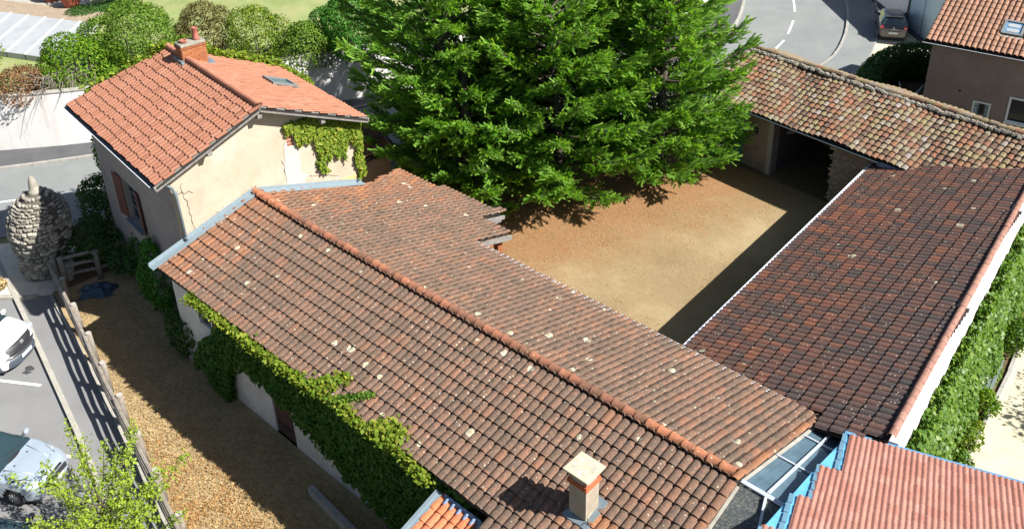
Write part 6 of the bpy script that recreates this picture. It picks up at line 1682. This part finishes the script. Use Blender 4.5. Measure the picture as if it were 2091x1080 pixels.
# clipped hedge by the pink house
hx = smooth_line([(-16.8, 43.6), (-17.35, 45.4), (-17.45, 47.4), (-16.9, 49.2), (-15.4, 49.9), (-12.8, 50.0)], 7)
hc = []; hr = []
for i, p in enumerate(hx):
    hc.append((p[0], p[1], 0.75)); hr.append((0.65, 0.65, 0.85))
hc2 = [(c[0], c[1], 1.35) for c in hc]
P, N_ = blob_points(42000, hc + hc2, hr + hr, 0.6)
hg = quads_object('hedge', leaf_quads(P, N_, 0.13, 0.7, 0.4), M['leaf_dark'], rng.uniform(0, 1, len(P)), None, label='curved clipped dark hedge beside the pink house', cat='hedge')
MBh = MB()
for p in hx[::2]: MBh.tube([(p[0], p[1], 0), (p[0], p[1], 1.5)], [0.3, 0.22], 6)
MBh.build('stems', M['bark'], hg)
gc = empty('garden_chair', (-15.75, 46.3, 0.06), R(30), 'white plastic garden chair in the dark hedged garden of the pink house', 'chair')
MB().box((0, 0, 0.43), (0.5, 0.5, 0.04)).build('seat', M['plastic_white'], gc)
MB().box((-0.26, 0, 0.72), (0.04, 0.5, 0.55), tilt=Matrix.Rotation(R(-14), 3, 'Y')).build('backrest', M['plastic_white'], gc)
for x in (-0.22, 0.22):
    for y in (-0.22, 0.22): MB().bar((x, y, 0), (x * 0.9, y * 0.9, 0.42), 0.04, 0.04).build('leg', M['plastic_white'], gc)
tb1 = empty('folded_parasol', (-15.3, 45.1, 0.06), 0, 'pale leaning folded parasol in the dark hedged garden', 'parasol')
MB().tube([(0, 0, 0), (0.5, 0.9, 1.3)], 0.02, 6).build('pole', M['plastic_white'], tb1)
MB().tube([(0.2, 0.36, 0.52), (0.3, 0.54, 0.8), (0.5, 0.9, 1.3)], [0.09, 0.07, 0.02], 8).build('canopy', M['plaster_blue'], tb1)
# blue-black plastic bag lying by the fence
tp = bmesh.new(); bmesh.ops.create_grid(tp, x_segments=22, y_segments=16, size=0.5)
for v in tp.verts:
    x, y = v.co.x * 1.35, v.co.y * 0.95; q = max(0, 1 - (v.co.x ** 2 + v.co.y ** 2) * 3.4)
    v.co = Vector((x * (1 + 0.12 * math.sin(y * 9)), y * (1 + 0.15 * math.sin(x * 8)), 0.03 + 0.30 * q + 0.05 * q * math.sin(x * 17 + y * 11) + 0.04 * math.sin(y * 23) * q))
me = bpy.data.meshes.new('plastic_bag'); tp.to_mesh(me); tp.free(); me.materials.append(M['tarp']); 
o = bpy.data.objects.new('plastic_bag', me); link(o, None, 'crumpled dark blue plastic bag lying in the shade behind the fence', 'bag'); o.location = (-32.15, 10.55, 0.0); o.rotation_euler = (0, 0, 0.9)

# ------------------------------------------------------------------ young tree, bottom left
yt = empty('young_tree', (-19.35, 5.0, 0), 0, 'young lime green tree overhanging the fence, bottom left', 'tree')
g = np.random.default_rng(5)
tr = MB().tube([(0, 0, -0.05), (0.02, 0, 1.2), (0.0, 0.05, 2.6), (0.05, 0, 3.4)], [0.06, 0.05, 0.035, 0.01], 8)
LP = []; LN = []
for i in range(46):
    z0 = 0.8 + 2.1 * (i / 46) ** 0.9; a = i * 2.4 + g.uniform(-.3, .3); Lb = g.uniform(1.1, 2.7) * (1.15 - 0.5 * (i / 46))
    d = np.array([math.cos(a), math.sin(a), 0.35 + g.uniform(-.2, .3)])
    p0 = np.array([0.02, 0.0, z0]); pts = [p0 + d * Lb * t + np.array([0, 0, 0.2 * Lb * t * t]) + g.normal(0, 0.03, 3) for t in np.linspace(0, 1, 6)]
    tr.tube([tuple(p) for p in pts], [0.018 * (1 - 0.75 * k / 5) + 0.002 for k in range(6)], 4, cap=False)
    for q in range(int(115 * Lb)):
        t = 0.12 + 0.88 * g.uniform(0, 1) ** 0.8; f = t * 5; k = min(int(f), 4); c = pts[k] * (1 - f + k) + pts[k + 1] * (f - k)
        LP.append(c + g.normal(0, 0.10 * (1.2 - 0.5 * t), 3)); LN.append([0, 0, 1])
tr.build('trunk', M['bark'], yt)
LP = np.array(LP); LN = np.array(LN, float)
quads_object('crown', leaf_quads(LP, LN, 0.085, 0.62, 0.7), M['leaf_young'], g.uniform(0, 1, len(LP)), yt)

# ------------------------------------------------------------------ pool cover, deck and pots, top left
pc = empty('pool_cover', (0, 0, 0), 0, 'low pale translucent pool cover with raised ribs, top left corner', 'pool cover')
pa = Vector((-54.45, 21.31)); dl = Vector((-0.925, -0.38)).normalized(); dn = Vector((0.71, -0.70)).normalized()
def PL(a, b): p = pa + dl * a + dn * b; return (p.x, p.y)
for k in range(9):
    a0_, a1_ = -0.9 + k * 1.32, -0.9 + (k + 1) * 1.32
    MB().prism([PL(a0_ + 0.04, 0), PL(a1_ - 0.04, 0), PL(a1_ - 0.04, 5.5), PL(a0_ + 0.04, 5.5)], 2.32, 2.62).build('cover_panel', M['pool'], pc)
    MB().bar((*PL(a0_, -0.05), 2.64), (*PL(a0_, 5.5), 2.64), 0.07, 0.06).build('rib', M['pool_rib'], pc)
dk = bpy.data.objects.new('deck', None); link(dk, None, kind='structure')
dmesh = None
for k in range(150):
    a = -1.0 + k * 0.145
    pa_, pb_ = PL(a, -0.15), PL(a, -2.45)
    if dmesh is None:
        m_ = MB().box((0, 0, 0), (2.3, 0.135, 0.04)); dmesh = bpy.data.meshes.new('deck_board'); dmesh.from_pydata(m_.v, [], m_.f); dmesh.materials.append(M['deck'])
    o = bpy.data.objects.new('deck_board', dmesh); link(o, dk); o.location = ((pa_[0] + pb_[0]) / 2, (pa_[1] + pb_[1]) / 2, 2.36); o.rotation_euler = (0, 0, math.atan2(dn.y, dn.x))
sheet('terrace', [PL(1.0, -2.55), PL(24, -2.55), PL(24, -10), PL(3.5, -10)], 2.33, M['concrete'], thick=0.05)
sheet('poolside_paving', [PL(11, 0), PL(30, 0), PL(30, 6), PL(11, 6)], 2.325, M['concrete'], thick=0.05)
for i, (px, py, r_, lab) in enumerate(((-58.7, 22.4, 0.62, 'large terracotta pot with a plant, the rightmost of the three'), (-60.9, 22.1, 0.6, 'terracotta pot between the two others on the white terrace'), (-62.6, 21.6, 0.5, 'terracotta pot at the far left of the white terrace'))):
    pr_ = empty('plant_pot', (px, py, 2.33), 0, lab, 'pot', 'pots on the white terrace')
    MB().lathe([(r_ * 0.62, 0), (r_ * 0.85, 0.3), (r_, 0.62), (r_ * 1.05, 0.66), (r_ * 1.05, 0.72), (r_ * 0.9, 0.72), (r_ * 0.85, 0.62)], (0, 0, 0), 18).build('pot', M['terracotta'], pr_, smooth=True)
    P, N_ = blob_points(500, [(0, 0, 0.95)], [(r_, r_, 0.4)], 0.1)
    quads_object('plant', leaf_quads(P, N_, 0.16, 0.5, 0.7), M['leaf_yellow'], rng.uniform(0, 1, len(P)), pr_)
gt = empty('garden_tree', (-55.4, 24.9, 2.3), 0, 'garden tree with a forked trunk rising out of the top of the picture', 'tree')
MB().tube([(0, 0, 0), (0.1, 0, 1.0), (0.5, 0.2, 3.4)], [0.16, 0.13, 0.07], 8).tube([(0, 0, 0.4), (-0.3, 0.2, 1.6), (-0.6, 0.3, 3.2)], [0.12, 0.09, 0.05], 8).build('trunk', M['bark'], gt)
P, N_ = blob_points(7000, [(0, 0, 4.6), (1.2, .5, 4.9), (-1.3, .2, 4.7), (0, 1.3, 5.0)], [(1.6, 1.6, 1.2)] * 4, 0.1)
quads_object('crown', leaf_quads(P, N_, 0.2, 0.6, 0.8), M['leaf_olive'], rng.uniform(0, 1, len(P)), gt)
gcv = []
P, N_ = blob_points(9000, [(-57.3, 22.6, 2.35), (-56.9, 24.2, 2.35), (-57.6, 25.6, 2.35)], [(1.1, 1.3, 0.22)] * 3, 0.2)
quads_object('ground_cover', leaf_quads(P, N_, 0.13, 0.5, 0.7), M['leaf_dark'], rng.uniform(0, 1, len(P)), None, kind='stuff')

# ------------------------------------------------------------------ litter and dry blades on the ground
def scatter(name, n, poly, z, size, leaf, aspect=0.6, flat=0.35, dens=None, up=0.01):
    xs_ = [p[0] for p in poly]; ys_ = [p[1] for p in poly]; pts = []
    while len(pts) < n:
        x, y = rng.uniform(min(xs_), max(xs_)), rng.uniform(min(ys_), max(ys_))
        if in_poly(x, y, poly) and (dens is None or rng.uniform() < dens(x, y)): pts.append((x, y, z + rng.uniform(0, up)))
    P = np.array(pts); N_ = np.tile(np.array([0, 0, 1.0]), (n, 1))
    quads_object(name, leaf_quads(P, N_, size, aspect, flat), M[leaf], rng.uniform(0, 1, n), None, kind='stuff')
strip = [(-33.2, 9.5), (-16.0, 6.0), (-12.6, 5.3), (-12.6, 10.6), (-26, 10.7), (-32, 11.2)]
scatter('fallen_leaves', 12000, strip, 0.015, 0.075, 'litter', 0.65, 0.45, lambda x, y: min(1.0, max(0.015, (x + 25.5) / 6.0)) * min(1.0, max(0.05, (9.4 - y) / 1.6)) * (0.35 + 0.65 * (math.sin(x * 2.3 + y) * math.sin(y * 3.1 - x) > -0.15)), 0.04)
scatter('straw_litter', 42000, strip, 0.012, 0.10, 'straw', 0.16, 0.5, None, 0.03)
court = [(-30, 20), (-21, 18.8), (-12, 18.6), (-12.4, 34.5), (-21, 36), (-29, 28)]
scatter('dry_grass_blades', 30000, court, 0.01, 0.07, 'straw', 0.16, 0.7, lambda x, y: 0.35 + 0.65 * (math.sin(x * 1.3) * math.sin(y * 1.1) > -0.2), 0.04)
scatter('conifer_needle_litter', 16000, [(-30, 21), (-20.5, 22), (-17.5, 27), (-17, 34), (-21, 36), (-29, 28)], 0.012, 0.06, 'litter', 0.22, 0.4, lambda x, y: 0.8 if (x < -19.5 + 0.6 * math.sin(y * 2)) else 0.25, 0.02)
